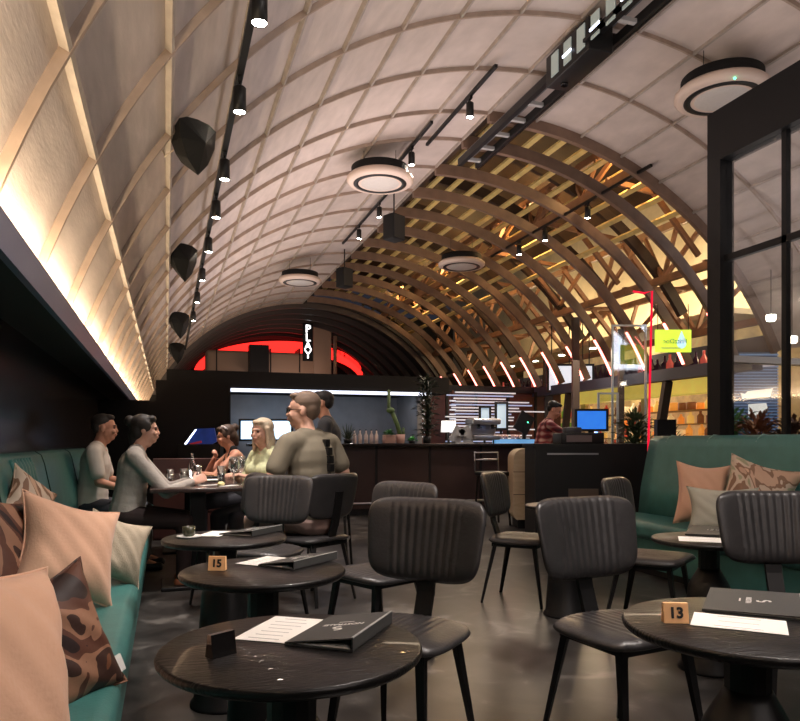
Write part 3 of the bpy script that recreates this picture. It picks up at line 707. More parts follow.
# wall wedge speakers on the left of the vault
def wedge(px, py, X, lab, s=1):
    p = aX(px, py, X); t = thing('wedge_speaker', lab, 'loudspeaker', p, math.radians(30))
    hw = .17*s; n = 10
    outline = [(-hw,.15*s),(-hw*.6,.185*s),(0,.195*s),(hw*.6,.185*s),(hw,.15*s),(hw*.92,.0),(hw*.55,-.15*s),(0,-.26*s),(-hw*.55,-.15*s),(-hw*.92,0)]
    vs = [(x, -.06, z) for x, z in outline]+[(x*.6, .14, z*.55+.04) for x, z in outline]+[(0,-.15,-.02)]
    fs = [(i, (i+1)%n, 20) for i in range(n)]+[(i, i+10, (i+1)%n+10, (i+1)%n) for i in range(n)]+[tuple(range(19, 9, -1))]
    MB().add(vs, fs).build('cabinet', M('speaker_black', (.005,.005,.005), .6, spec=.2, bump=.3, bscale=200), t)
    MB().tube([(0,.12,.12),(0,.26,.14),(-.02,.34,.16)], .02, 8).ell((0,.2,.13), .04).build('bracket', m_black, t)
    MB().tube([(0,.15,.05),(-.06,.25,-.02),(-.04,.34,.1)], .005, 6).build('cable', M('cream_cable', (.6,.5,.4), .6), t)
    return t
wedge(193, 146, .165, 'large black wedge speaker on the left vault, nearest', .8)
wedge(182, 261, .165, 'black wedge speaker on the left vault, second nearest', .95)
wedge(178.5, 324, .19, 'black wedge speaker on the left vault, third along')
wedge(176, 352, .19, 'farthest tiny black wedge speaker on the left vault')
def boxspk(px, py, D, lab):
    p = aD(px, py, D); t = thing('box_speaker', lab, 'loudspeaker', p, .5)
    MB().box(-.14,.14,-.12,.12,-.2,.2, bev=.02).build('cabinet', m_blackm, t)
    MB().box(-.12,.12,-.128,-.118,-.18,.18).build('grille', M('grille_dark', (.02,.02,.02), .8), t)
    MB().tube([(0,0,.2),(0,0,z_of_x(p.x)-p.z)], .012, 8).build('bracket', m_black, t)
boxspk(394, 228, 11.4, 'black box speaker hanging just beyond the middle diffuser')
boxspk(344.5, 278, 14.9, 'smaller far black box speaker beside the far diffuser')

# ------------------------------------------------------------------ glass wall with black frame at right
GX = 4.8; gy = aX(709, 300, GX).y
m_frame = M('black_frame', (.005,.005,.006), .5, spec=.3)
zt = aX(709, 116, GX).z; zb = aX(709, 166, GX).z
struct(MB().box(GX-.02, GX+.16, .2, gy, zb, zt), 'trim_10', m_frame)
struct(MB().box(GX-.02, GX+.14, gy-.16, gy, 0, zb), 'trim_11', m_frame)
wn = thing('window_1', 'tall black framed glass wall', 'window'); wn['kind'] = 'structure'
del wn['category']
mu = MB()
for px in (781,): yy = aX(px, 300, GX).y; mu.box(GX+.03, GX+.08, yy-.025, yy+.025, 0, zb)
for yy in (3.2, 2.1, 1.0): mu.box(GX+.03, GX+.08, yy-.025, yy+.025, 0, zb)
zz = aX(722, 258, GX).z; mu.box(GX+.03, GX+.08, .2, gy, zz-.03, zz+.03)
mu.box(GX+.03, GX+.08, .2, gy, 0, .1)
mu.build('window_frame', m_frame, wn)
MB().box(GX+.05, GX+.06, .2, gy-.16, .1, zb).build('pane', thin_glass('tinted_glass', .25), wn)
# world behind the glass wall: pale column, beam, blue slatted kiosk, plants
column(723, 7.2, 2.2, .05, 'pale grey steel upright just behind the glass wall corner', m_alu)
kp = gD(754, 12.6, 0)
k_ = thing('slatted_kiosk', 'blue slatted kiosk wall with white cut shapes behind the glass', 'kiosk', kp, -YAW)
MB().box(-.44,.43,.03,.1,0,2.75).build('wall', M('navy_board', (.035,.06,.12), .5), k_)
sl = MB()
for i in range(30): sl.box(-.44,.43,-.01,.03,1.15+i*.053,1.178+i*.053)
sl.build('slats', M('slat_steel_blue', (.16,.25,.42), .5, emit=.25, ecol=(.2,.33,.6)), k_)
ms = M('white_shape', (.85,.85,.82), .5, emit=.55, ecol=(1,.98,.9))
MB().prism([(-.25,2.02),(-.22,1.92),(.27,1.95),(.32,2.1),(-.12,2.05),(-.17,2.0)], -.035, -.012).build('cut_shape', ms, k_)
MB().prism([(-.11,1.82),(-.11,1.58),(.03,1.57),(.17,1.62),(.23,1.73),(.2,1.84)], -.035, -.012).build('cut_shape', ms, k_)
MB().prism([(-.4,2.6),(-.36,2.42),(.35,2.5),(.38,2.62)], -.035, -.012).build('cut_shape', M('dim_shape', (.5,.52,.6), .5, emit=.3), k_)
bush(733, 11.2, .95, .6, .3, 'green leafy planter left in front of the blue kiosk', M('fern_green', (.07,.2,.06), .5), 90)
bush(757, 10.0, .85, .6, .28, 'reddish brown leafy planter in front of the blue kiosk', M('rust_leaf', (.28,.12,.06), .5), 110)
bush(793, 9.2, .85, .5, .3, 'dark planter right of the blue kiosk behind the glass', M('rust_dark', (.12,.06,.04), .5), 130)
struct(MB().box(6.35, 12.2, 6.9, 7.05, 2.12, 2.20), 'trim_12', M('cream_beam', (.55,.50,.44), .5))
struct(MB().box(11.6, 11.7, -4, YB-3, 0, 6), 'wall_right', M('dim_wall', (.09,.085,.09), .5, noise=.2, nscale=2))
for k in range(3):
    q = aD(*( (795,198,9),(771,321,9.5),(792,343,9) )[k]); o = MB().lathe([(.05,0),(.06,.02),(.06,.08),(0,.08)], 16).build('pendant_light', M('downlight_glow')); tag(o, ('small round light high behind the glass wall','small white light low behind the glass, left of the mullion','small white light behind the glass above the white beam')[k], 'light', loc=q)
    MB().tube([(0,0,.08),(0,0,1.2)], .006, 6).build('cord', m_black, o)
lamp('kiosk_fill', 'AREA', (8, 5.5, 3.6), 60, (.85,.88,1), 1.5, 1.5, target=(8.5, 9.5, 1.5))  # area light added for the kiosk, without a fixture

# ------------------------------------------------------------------ benches
def prof_sweep(name, prof, y0, y1, mat, parent, seg=1):
    mb = MB(); n = len(prof); vs = []
    for i in range(seg+1):
        y = y0+(y1-y0)*i/seg
        vs += [(x, y, z) for x, z in prof]
    fs = [(i*n+k, i*n+(k+1)%n, (i+1)*n+(k+1)%n, (i+1)*n+k) for i in range(seg) for k in range(n)]+[list(range(n))[::-1], [seg*n+k for k in range(n)]]
    mb.add(vs, fs, True); return mb.build(name, mat, parent)
def rr(x0, x1, z0, z1, r, n=6, skip=()):
    pts = []
    for cx, cz, a0 in ((x1-r,z0+r,-90),(x1-r,z1-r,0),(x0+r,z1-r,90),(x0+r,z0+r,180)):
        for k in range(n+1): a = math.radians(a0+90*k/n); pts.append((cx+r*math.cos(a), cz+r*math.sin(a)))
    return pts
m_seam = M('teal_seam', (.02,.06,.055), .6)
lb = thing('banquette_bench', 'long teal leather banquette bench along the left wall', 'bench', (0,0,0))
prof_sweep('seat', rr(-.8,-.13,.31,.455,.05), -.6, 8.45, m_teal, lb, 40)
MB().box(-.8,-.17,-.6,8.43,.06,.32).build('base_panel', m_teal, lb)
MB().box(-.78,-.2,-.6,8.4,0,.06).build('plinth', m_black, lb)
bk = [(-.92,.42),(-.72,.42),(-.74,.7),(-.80,1.0),(-.82,1.06),(-.86,1.085),(-.91,1.07),(-.92,1.0)]
prof_sweep('backrest', bk, -.6, 8.45, m_teal, lb, 40)
for y in (.9, 2.4, 3.9, 5.4, 6.9): MB().tube([(-.715,y,.47),(-.735,y,.7),(-.797,y,1.0),(-.817,y,1.06),(-.86,y,1.087)], .004, 6).build('seam', m_seam, lb)
for k in range(7): y = 4.35+k*.09; MB().tube([(-.712,y,.5),(-.732,y,.7),(-.792,y,1.0),(-.815,y,1.05)], .017, 8).build('channel_pad', m_teal, lb)
rb = thing('banquette_bench', 'high backed teal leather banquette bench against the glass wall', 'bench', (0,0,0))
ye = 5.95
prof_sweep('seat', rr(3.9,4.5,.31,.455,.05), 1.0, ye, m_teal, rb, 30)
MB().box(3.95,4.5,1.0,ye-.02,.06,.32).build('base_panel', m_teal, rb); MB().box(3.98,4.5,1.0,ye-.04,0,.06).build('plinth', m_black, rb)
bk = [(4.74,.42),(4.44,.42),(4.47,.7),(4.56,1.1),(4.58,1.17),(4.64,1.21),(4.71,1.2),(4.74,1.14)]
prof_sweep('backrest', bk, 1.0, ye, m_teal, rb, 30)
for k in range(9): y = 1.3+k*.55; MB().tube([(4.575,y,1.15),(4.6,y,1.185),(4.645,y,1.213),(4.7,y,1.205)], .006, 6).build('seam', M('teal_highlight', (.25,.42,.38), .3), rb)  # lighter seams put the backrest's top-edge highlight into the colour

# ------------------------------------------------------------------ pillows
m_peach = M('peach_velvet', (.76,.45,.30), .75, bump=.15, bscale=90, sheen=.3, noise=.06, nscale=5)
m_beige = M('beige_linen', (.46,.39,.29), .85, bump=.3, bscale=160, noise=.08, nscale=30)
m_pat = constant(ramp_mat('swirl_print', [(0,(.02,.008,.007)),(.40,(.10,.035,.02)),(.48,(.30,.15,.09)),(.54,(.045,.018,.012)),(.66,(.17,.065,.03))], 2.2, .6, 'noise', (1,1,1), 2.2))
m_pat2 = constant(ramp_mat('pale_swirl_print', [(0,(.62,.40,.28)),(.42,(.28,.15,.09)),(.49,(.66,.52,.40)),(.58,(.40,.38,.24)),(.66,(.70,.56,.44))], 2.8, .6, 'noise', (1,1,1), 2.2))
def pillow(loc, yaw, tilt, roll, wd, h, th, mat, lab, pinch=.24, seed=0, label_tag=False, pipe=True):
    rnd = random.Random(seed); n = 28; t = thing('throw_pillow', lab, 'pillow')
    mw = Matrix.Translation(loc) @ Matrix.Rotation(yaw, 4, 'Z') @ Matrix.Rotation(tilt, 4, 'X') @ Matrix.Rotation(roll, 4, 'Y')
    ph = [rnd.uniform(0, 6.28) for _ in range(6)]
    vs = []; fs = []
    for side in (1, -1):
        for i in range(n+1):
            for j in range(n+1):
                u = -1+2*i/n; v = -1+2*j/n
                x = u*wd/2*(1-pinch*(1-abs(v)**1.7)*abs(u)**1.5*0.7)*1.04; z = v*h/2*(1-pinch*(1-abs(u)**1.7)*abs(v)**1.5*.7)*1.04
                e = max(0, (1-u**4)*(1-v**4)); d = th/2*1.15*e**.62*(1-.25*(u*u+v*v)/2)
                d += .007*e*math.sin(6*u+ph[0]+3*v)*math.sin(4*v+ph[1])+.004*e*math.sin(13*(u+v)+ph[2])
                vs.append((x, -side*max(d, 0), z))
    N = (n+1)**2
    for i in range(n):
        for j in range(n):
            a = i*(n+1)+j; fs += [(a, a+n+1, a+n+2, a+1), (N+a, N+a+1, N+a+n+2, N+a+n+1)]
    c = MB().add(vs, fs, True).build('cover', mat, t)
    if pipe:
        edge = [(i, 0) for i in range(n)]+[(n, j) for j in range(n)]+[(i, n) for i in range(n, 0, -1)]+[(0, j) for j in range(n, 0, -1)]
        pts = [vs[i*(n+1)+j] for i, j in edge]; pts.append(pts[0]); MB().tube(pts, .004, 6, caps=False).build('piping', mat, t)
    if label_tag: MB().box(wd*.45,wd*.45+.035,-.004,.004,-h*.43,-h*.43+.05).build('care_tag', m_white, t)
    t.matrix_world = mw; return t
R_ = math.radians
P = gD
def pil(px, D, z, **k): return P(px, D, z)
pillow(P(-30, 1.36, .68), R_(62), R_(-16), R_(14), .46, .48, .20, m_peach, 'large peach pillow at the left edge, nearest the camera', seed=1)
pillow(P(50, 1.93, .585), R_(44), R_(-14), R_(-13), .36, .38, .14, m_pat, 'dark brown swirl print pillow with white tag, behind the nearest peach pillow', seed=2, label_tag=True)
pillow(P(68, 2.95, .70), R_(38), R_(-20), R_(18), .42, .42, .18, m_peach, 'peach pillow in the middle of the left bench', seed=3)
pillow(P(12, 2.85, .71), R_(62), R_(-18), R_(10), .44, .46, .12, M('swirl_print'), 'dark swirl print pillow against the left backrest', seed=4)
pillow(P(116, 3.5, .62), R_(30), R_(-18), R_(22), .30, .32, .14, m_beige, 'beige linen pillow farthest along the left bench', seed=5)
pillow(P(30, 3.75, .83), R_(60), R_(-18), R_(38), .30, .30, .10, M('pale_swirl_print'), 'pale pillow corner peeking up behind the left bench pillows', seed=6)
RBY = R_(-72)
pillow(P(702, 5.75, .725), RBY+R_(40), R_(-14), R_(5), .40, .50, .18, m_peach, 'peach pillow at the left end of the right bench group', seed=7)
pillow(P(757, 5.4, .75), RBY+R_(26), R_(-14), R_(16), .50, .50, .17, M('pale_swirl_print'), 'pale swirl print pillow on the right bench', seed=8)
pillow(P(722, 5.05, .66), RBY+R_(30), R_(-16), R_(0), .46, .34, .16, M('pale_linen', (.55,.54,.45), .85, bump=.3, bscale=160), 'cream linen lumbar pillow in front of the right bench pillows', seed=9, pipe=False)

# ------------------------------------------------------------------ chairs
m_leath = M('black_leather', (.030,.028,.029), .36, bump=.10, bscale=90, noise=.15, nscale=12)
m_cleg = M('chair_black', (.007,.0065,.007), .4, spec=.35)
def pad(w_, h, th, rib_u, ribs, rib_d, curve, rc, n=(72, 26), plane='back'):
    """rounded padded panel with vertical channels on its front"""
    nu, nv = n; vs = []; fs = []
    for side in (0, 1):
        for i in range(nu+1):
            for j in range(nv+1):
                u = -1+2*i/nu; v = -1+2*j/nv
                # squircle corners
                au, av = abs(u), abs(v); p = 1/rc
                k = (au**p+av**p)**(1/p) if (au or av) else 1; m_ = max(au, av); s = (m_/k) if k > 0 else 1
                x = u*s*w_/2; z = v*s*h/2
                e = max(0, 1-m_**8); d = th/2*e**.5
                y = -d if side == 0 else d*.7
                if side == 0 and abs(x) < rib_u*w_/2 and m_ < .97:
                    ph = (x/(rib_u*w_/2)+1)/2*ribs; y -= rib_d*(abs(math.sin(PI*ph))**.6-.6)*e
                y -= curve*(x/(w_/2))**2
                vs.append((x, y, z))
    N = (nu+1)*(nv+1)
    for i in range(nu):
        for j in range(nv):
            a = i*(nv+1)+j; fs += [(a, a+nv+1, a+nv+2, a+1), (N+a, N+a+1, N+a+nv+2, N+a+nv+1)]
    return vs, fs
def make_chair(lab, grp=None):  # chair front looks along local -y
    t = thing('dining_chair', lab, 'chair', (0,0,0), 0, grp)
    vs, fs = pad(.50, .33, .05, .60, 9, .008, .045, .20)
    mt = Matrix.Translation((0,.235,.765)) @ Matrix.Rotation(R_(-10), 4, 'X')
    MB().add([(x*(1+.06*z/.16), y, z) for x, y, z in vs], fs, True, mt).build('backrest', m_leath, t)
    vs, fs = pad(.47, .44, .055, .60, 9, .005, -.012, .25)
    mt = Matrix.Translation((0,-.01,.455)) @ Matrix.Rotation(R_(-90), 4, 'X')
    MB().add(vs, fs, True, mt).build('seat', m_leath, t)
    MB().bar((0,.17,.43), (0,.215,.56), .07, .018).bar((0,.215,.55), (0,.262,.80), .07, .018).bar((0,.18,.43), (0,-.05,.425), .07, .012).build('back_post', m_cleg, t)
    MB().box(-.17,.17,-.16,.17,.405,.43).build('seat_frame', m_cleg, t)
    for sx in (-1, 1):
        MB().bar((sx*.155,-.14,.42), (sx*.195,-.205,0), .036, .026, t1=.55).build('leg', m_cleg, t)
        MB().bar((sx*.155,.15,.42), (sx*.2,.235,0), .036, .026, t1=.55).build('leg', m_cleg, t)
    return t
# facing angle measured from the direction to the camera; chair front is local -y
def chair_at(src, px, D, face_deg, lab):
    p = gD(px, D, 0); rz = -YAW+R_(face_deg)
    if src is None: c = make_chair(lab); c.location = p; c.rotation_euler.z = rz; return c
    return dup(src, p, rz, lab)
ca = chair_at(None, 400, 2.60, -28, 'black ribbed leather chair at the nearest left table, front centre')
chair_at(ca, 376, 3.80, -46, 'black ribbed chair behind the front centre chair, seat turned left')
chair_at(ca, 522, 5.15, 62, 'black chair seen side-on, alone in the open floor near the bar')
chair_at(ca, 625, 2.66, 27, 'black leather chair with its seat under the nearest right table')
chair_at(ca, 652, 4.3, 55, 'black chair mostly hidden behind another, by the left end of the right bench')
chair_at(ca, 797, 2.98, -4, 'black ribbed chair at the right edge, in front of the right bench table')
chair_at(ca, 263, 4.55, -18, 'grey-lit ribbed chair at the left, by the diners table end')
chair_at(ca, 226, 4.95, -62, 'brownish chair half behind the grey-lit chair at the diners table end')
for px, D, rz, lab in ((313, 5.2, 34, 'dark chair the khaki shirted diner sits on'), (268, 6.15, 120, 'dark chair under the blonde woman in pale green'), (241, 7.62, 95, 'dark chair under the woman in the black tank top')):
    dup(ca, gD(px, D, 0), R_(rz)+PI, lab)
# ------------------------------------------------------------------ tables
m_tbl = M('black_oak', (.006,.005,.005), .38, spec=.3, bump=.35, bscale=22, stretch=(1,5,1), coat=.2)
def make_table(lab, loc, dia=.54, h=.73):
    t = thing('round_table', lab, 'table', loc)
    R = dia/2
    MB().lathe([(0,h-.024),(R-.012,h-.024),(R-.002,h-.016),(R,h-.008),(R-.003,h-.002),(R-.006,h),(0,h)], 72).build('tabletop', m_tbl, t)
    MB().lathe([(.0,h-.05),(.05,h-.05),(.17,h-.026),(0,h-.026)], 32).build('top_plate', m_cleg, t)
    MB().lathe([(.052,h-.15),(.052,h-.05)], 12, smooth=False).build('pedestal', m_cleg, t)
    MB().lathe([(.15,0),(.15,.012),(.135,.03),(.118,.25),(.100,h-.24),(.085,h-.21),(.062,h-.17),(.052,h-.15),(0,h-.15)], 32).build('base', m_cleg, t)
    return t
def tloc(px, py, z): p = aZ(px, py, z); return Vector((p.x, p.y, 0))
TH = .73
T1 = tloc(292, 645, TH); T2 = tloc(263.5, 569.5, TH); T3 = tloc(225, 537, TH); T4 = tloc(748, 623, TH); T6 = tloc(566, 505, TH)
TZ5 = .66; T5 = tloc(709, 538.5, TZ5)
make_table('round black oak table nearest the camera, with open menu folder', T1)
make_table('round black table with orange number block, middle of the left row', T2)
make_table('round black table with small candle cup, closest to the diners', T3, .54)
make_table('round black table at the right front, with orange number block and long menu', T4, .56)
make_table('round black table in front of the right bench', T5, .56, TZ5)
make_table('round black table hidden behind the chair with its flared foot showing', T6)
# ------------------------------------------------------------------ things on tables
m_blk = M('number_wood', (.95,.52,.24), .5, emit=0, noise=.08, nscale=20)
m_ink = M('ink_black', (.01,.01,.01), .6)
def number_block(txt, px, py, lab, rz=0, mat=None):
    p = aZ(px, py, TH+.001); t = thing('table_number', lab, 'table number', p, rz)
    h = .045; wd = .056
    MB().add([(-wd/2,-.013,0),(wd/2,-.013,0),(wd/2,.013,0),(-wd/2,.013,0),(-wd/2,-.005,h),(wd/2,-.005,h),(wd/2,.006,h),(-wd/2,.006,h)],
             [(0,3,2,1),(4,5,6,7),(0,1,5,4),(1,2,6,5),(2,3,7,6),(3,0,4,7)]).build('block', mat or m_blk, t)
    if txt:
        mx = Matrix.Translation((0,-.0095,h/2)) @ Matrix.Rotation(PI/2-.17, 4, 'X')
        text(txt, .034, 'digits', m_ink, t, mx, .0006, .0012)
    return t
number_block('15', 217.5, 570, 'small wooden table number block on the middle table of the left row', -YAW-.05)
number_block('13', 675, 622, 'small wooden table number block on the right front table', -YAW-.05)
number_block('', 221, 655, 'dark number block turned away, on the nearest table', -YAW+R_(50)+PI, M('dark_block', (.008,.007,.007), .2, coat=.6))
m_cover = M('menu_cover', (.05,.05,.048), .6, bump=.1, bscale=200)
m_paper = M('white_paper', (.92,.89,.84), .7)
m_line = M('grey_print', (.45,.43,.42), .7)
def folder(p, rz, wd, dp, lab, word='NOSTRALIS', closed_edge=1, rot_text=0, thick=.028):
    t = thing('menu_folder', lab, 'menu folder', p, rz)
    a = math.atan2(thick-.006, wd)
    MB().box(-wd/2,wd/2,-dp/2,dp/2,0,.003).build('back_cover', m_cover, t)
    mt = Matrix.Translation((wd/2,0,thick)) @ Matrix.Rotation(-a, 4, 'Y')
    MB().box(-wd,0,-dp/2,dp/2,-.003,0,mt).build('front_cover', m_cover, t)
    MB().box(wd/2-.003,wd/2,-dp/2,dp/2,0,thick).build('spine', m_cover, t)
    MB().box(wd/2-.004,wd/2+.0005,-dp/2,dp/2,thick-.001,thick+.001).build('spine_edge', M('edge_pale', (.35,.35,.34), .4), t)
    MB().box(-wd/2+.01,wd/2-.01,-dp/2+.006,dp/2-.006,.003,.0055).build('pages', m_paper, t)
    ms = Matrix.Translation((-wd/2-.0,0,.0005)) @ Matrix.Rotation(rot_text, 4, 'Z')
    base = mt @ Matrix.Translation((-wd*.5,0,.0005)) @ Matrix.Rotation(rot_text, 4, 'Z')
    text(word, .019, 'lettering', m_white, t, base @ Matrix.Translation((0,-.012,0)), .0003, .0003)
    text('S', .05, 'emblem', m_white, t, base @ Matrix.Translation((0,.022,0)) @ Matrix.Rotation(.5, 4, 'Z'), .0003, .0006)
    MB().box(-.018,.018,-.034,-.030,0,.0005,base).build('underline', m_white, t)
    return t
def sheet(p, rz, wd, dp, lab, rows=7, seed=0, z=.0008):
    t = thing('menu_sheet', lab, 'paper menu', p, rz)
    MB().box(-wd/2,wd/2,-dp/2,dp/2,0,z).build('paper', m_paper, t)
    rnd = random.Random(seed); ln = MB()
    for k in range(rows):
        y = dp/2-.02-k*(dp-.04)/(rows-1); l = wd*rnd.uniform(.2,.34); ln.box(-l,l,y-.0015,y+.0015,z,z+.0003)
    ln.build('printed_lines', m_line, t); return t
zt_ = TH+.001
cc = -YAW
def quad(nl, nr, fl, z):      # near-left, near-right and far-left corner sight lines on the table plane z
    A, B, D_ = aZ(*nl, z), aZ(*nr, z), aZ(*fl, z); u = (B-A).normalized(); n = Vector((-u.y, u.x, 0)); dp = (D_-A).dot(n); wd = (B-A).length
    ce = A+u*wd/2+n*dp/2; return ce, math.atan2(u.y, u.x), wd, dp
def folder_q(q, lab, **k): folder(q[0], q[1], q[2], q[3], lab, **k)
def sheet_q(q, lab, **k): sheet(q[0], q[1], q[2], q[3], lab, **k)
folder_q(quad((284,645),(353,652),(330,618),zt_), 'black menu folder with white emblem on the nearest table', rot_text=PI)
sheet_q(quad((233,639),(286,643.5),(272,616),zt_), 'white menu sheet beside the folder on the nearest table', seed=1)
folder_q(quad((258,566),(294,570),(300,555.5),zt_), 'black menu folder on the middle left table', rot_text=PI)
sheet_q(quad((235,563.6),(259,566),(265,556),zt_), 'white menu sheet on the middle left table', seed=2)
folder_q(quad((219,535),(252,537),(247,528.5),zt_), 'black menu folder on the candle cup table', rot_text=PI)
sheet_q(quad((196,536),(219,536.5),(210,531),zt_), 'white menu sheet on the candle cup table', seed=3)
folder_q(quad((702,611),(806,621.5),(717.5,590),zt_), 'grey-lit menu folder on the right front table', word='NOSTRA', rot_text=-PI/2, thick=.010)
sheet_q(quad((690,625),(789,635.5),(702,613),zt_), 'long white menu sheet in front of the folder on the right front table', rows=3, seed=4)
z5 = TZ5+.001
folder_q(quad((685,535),(740,538),(693,526),z5), 'menu folder on the table before the right bench', rot_text=-PI/2, thick=.012, word='NOSTRA')
sheet_q(quad((679,541),(736,543.5),(684,536.5),z5), 'white menu sheet on the table before the right bench', rows=3, seed=5)
p = aZ(189, 537, zt_)
s_ = MB().lathe([(0,0),(.05,0),(.055,.006),(.048,.006),(0,.003)], 28).build('saucer', m_white); tag(s_, 'small white saucer under the dark candle cup', 'saucer', loc=p)
t = thing('candle_cup', 'small dark glass candle cup on a white saucer', 'candle holder', p+Vector((0,0,.0062)))
MB().lathe([(.022,0),(.026,.004),(.028,.04),(.025,.04),(.022,.006),(0,.006)], 20).build('cup', M('olive_glass', (.05,.05,.03), .15), t)
MB().lathe([(0,.006),(.018,.006),(.018,.022),(0,.022)], 14).build('candle', m_white, t)
# ------------------------------------------------------------------ people (local forward is +y, their right hand is +x)
m_skin = M('warm_skin', (.56,.27,.18), .55)
m_skin2 = M('fair_skin', (.62,.36,.27), .55)
m_eye = M('eye_dark', (.02,.012,.01), .3)
def hand(mb, wr, d, up, curl=.5, s=1.0, side=1):
    """palm from the wrist along d, back of hand towards up, five fingers bent by curl"""
    d = Vector(d).normalized(); up = Vector(up); up = (up-d*up.dot(d)).normalized(); sd = d.cross(up)*side
    wr = Vector(wr); k = wr+d*.085*s
    for o_ in (-.028,-.010,.010,.028): mb.cap(wr+sd*o_*.6*s, k+sd*o_*s, .014*s, .012*s, 8)
    for i, (o_, L) in enumerate(((.030,.068),(.010,.078),(-.010,.072),(-.029,.056))):
        p = k+sd*o_*s; a = 0
        for j, fr in enumerate((.45,.32,.23)):
            a += curl*(.9 if j == 0 else 1.1); dd = d*math.cos(a)-up*math.sin(a); q = p+dd*L*fr*s
            mb.cap(p, q, (.0088-.0008*j)*s, (.0080-.0008*j)*s, 8); p = q
    p = wr+d*.02*s+sd*.026*s
    for j, L in enumerate((.035,.028,.024)):
        dd = (d*.75+sd*(.75-.45*j*curl)-up*(.35+.4*curl*j)).normalized(); q = p+dd*L*s; mb.cap(p, q, .0105*s, .009*s, 8); p = q
def person(label, loc, rz, seat=.46, S=1.0, lean=.0, yaw=0, pitch=0, RA=None, LA=None, skin=None, shirt=None, sleeve='short', trousers=None, shoes=None,
           hair=None, hairkind='short', bulk=1.0, glasses=False, standing=False, curl=.5, vneck=False, beard=False, low=True, gender='m', extra=None):
    t = thing('person', label, 'person', loc, rz); skin = skin or m_skin
    hz = (.93 if standing else seat+.10)
    U = lambda x, y, z: Vector((x*S, y*S+math.sin(lean)*z*S, hz+math.cos(lean)*z*S))   # torso coordinates, z above the hips
    sw = (.185 if gender == 'm' else .16)*bulk**.5
    body = MB(); top = MB()
    chest = U(0,0,.36); nk = U(0,.015,.55); hd = U(0,.04,.668)
    for mb, e in ((body, 0), (top, .012)):
        mb.ell(U(0,0,.04), ((.165+e)*S*bulk, (.13+e)*S*bulk, .15*S)); mb.ell(U(0,.0,.20), ((.145+e)*S*bulk, (.112+e)*S*bulk, .17*S))
        mb.ell(U(0,0,.36), ((.160+e)*S*bulk, (.115+e)*S*bulk, .17*S)); mb.ell(U(0,0,.12), ((.150+e)*S*bulk, (.118+e)*S*bulk, .16*S)); mb.ell(U(0,0,.28), ((.150+e)*S*bulk, (.110+e)*S*bulk, .17*S)); mb.cap(U(-sw*.8,0,.47), U(sw*.8,0,.47), (.062+e)*S, (.062+e)*S)
        mb.cap(U(-.06,0,.50), U(.06,0,.50), (.055+e)*S, (.055+e)*S)
        if gender == 'f': mb.ell(U(-.07,.09,.34), (.065+e)*S); mb.ell(U(.07,.09,.34), (.065+e)*S)
        mb.cap(U(0,0,.45), U(0,-.0,.52), .09*S, .055*S)
    body.cap(U(0,0,.48), U(0,.03,.60), .058*S, .052*S)
    # arms
    for sd, A in ((1, RA), (-1, LA)):
        sh_ = U(sd*sw, 0, .465)
        if A: el, wr = Vector(A[0])*1, Vector(A[1])*1
        else: el = U(sd*(sw+.05), .02, .18); wr = U(sd*(sw-.02), .24, .12)
        body.cap(sh_, el, .050*S*bulk**.5, .040*S); body.cap(el, wr, .039*S, .026*S)
        dd = (wr-el).normalized(); up_ = Vector((sd*.25,0,1)) if not A or len(A) < 3 else Vector(A[2])
        hand(body, wr, dd, up_, curl, S*.98, -sd)
        if sleeve == 'long': top.cap(sh_, el, .060*S, .052*S); top.cap(el, wr-dd*.02, .050*S, .036*S)
        elif sleeve == 'mid': top.cap(sh_, el, .062*S, .058*S); top.cap(el, el.lerp(wr,.25), .056*S, .05*S)
        elif sleeve == 'short': top.cap(sh_, sh_.lerp(el,.72), .066*S*bulk**.5, .064*S*bulk**.5)
    # legs
    leg = MB()
    for sd in (-1, 1):
        if standing: kn = Vector((sd*.10*S, .02, .50)); an = Vector((sd*.11*S, -.02, .09)); hp = Vector((sd*.09*S, 0, .93))
        else: hp = U(sd*.09, 0, .02); hp.z = hz-.0; kn = Vector((sd*.13*S, .43*S, seat+.055)); an = Vector((sd*.13*S, .42*S, .09))
        body.cap(hp, kn, .080*S, .052*S); body.cap(kn, an, .050*S, .034*S); body.cap(an, an+Vector((0,.12,-.045)), .034*S, .026*S)
        if trousers:
            leg.cap(hp, kn, .095*S, .068*S)
            if trousers[1] == 'long': leg.cap(kn, an, .066*S, .055*S)
        shoe = MB(); shoe.cap(an+Vector((0,-.03,-.045)), an+Vector((0,.15,-.055)), .042*S, .034*S); shoe.blend('shoe', shoes or m_black, t, .009, 2)
    # head
    Rh = Matrix.Translation(hd) @ Matrix.Rotation(yaw, 4, 'Z') @ Matrix.Rotation(pitch, 4, 'X')
    H = lambda x, y, z: Rh @ Vector((x*S, y*S, z*S))
    def he(mb, c, r): mb.ell((c[0]*S,c[1]*S,c[2]*S), [q*S for q in r], 18, Rh)
    he(body, (0,-.01,.035), (.074,.095,.088)); he(body, (0,.025,-.02), (.060,.068,.075)); he(body, (0,.052,-.070), (.036,.036,.028))
    he(body, (0,.086,.028), (.04,.012,.012))
    body.cap(H(0,.088,.018), H(0,.101,-.016), .008*S, .012*S, 10)
    for sd in (-1, 1):
        he(body, (sd*.075,-.005,.0), (.010,.020,.032)); he(body, (sd*.035,.078,-.02), (.022,.016,.02)); body.cap(H(sd*.03,.02,-.05), H(0,.02,-.09), .03*S, .04*S, 10)
    he(body, (0,.093,-.040), (.022,.010,.006)); he(body, (0,.091,-.052), (.019,.010,.007))
    body.cap(U(0,.03,.58), H(0,-.005,-.02), .05*S, .055*S)
    b = body.blend('body', skin, t, .0065, 2)
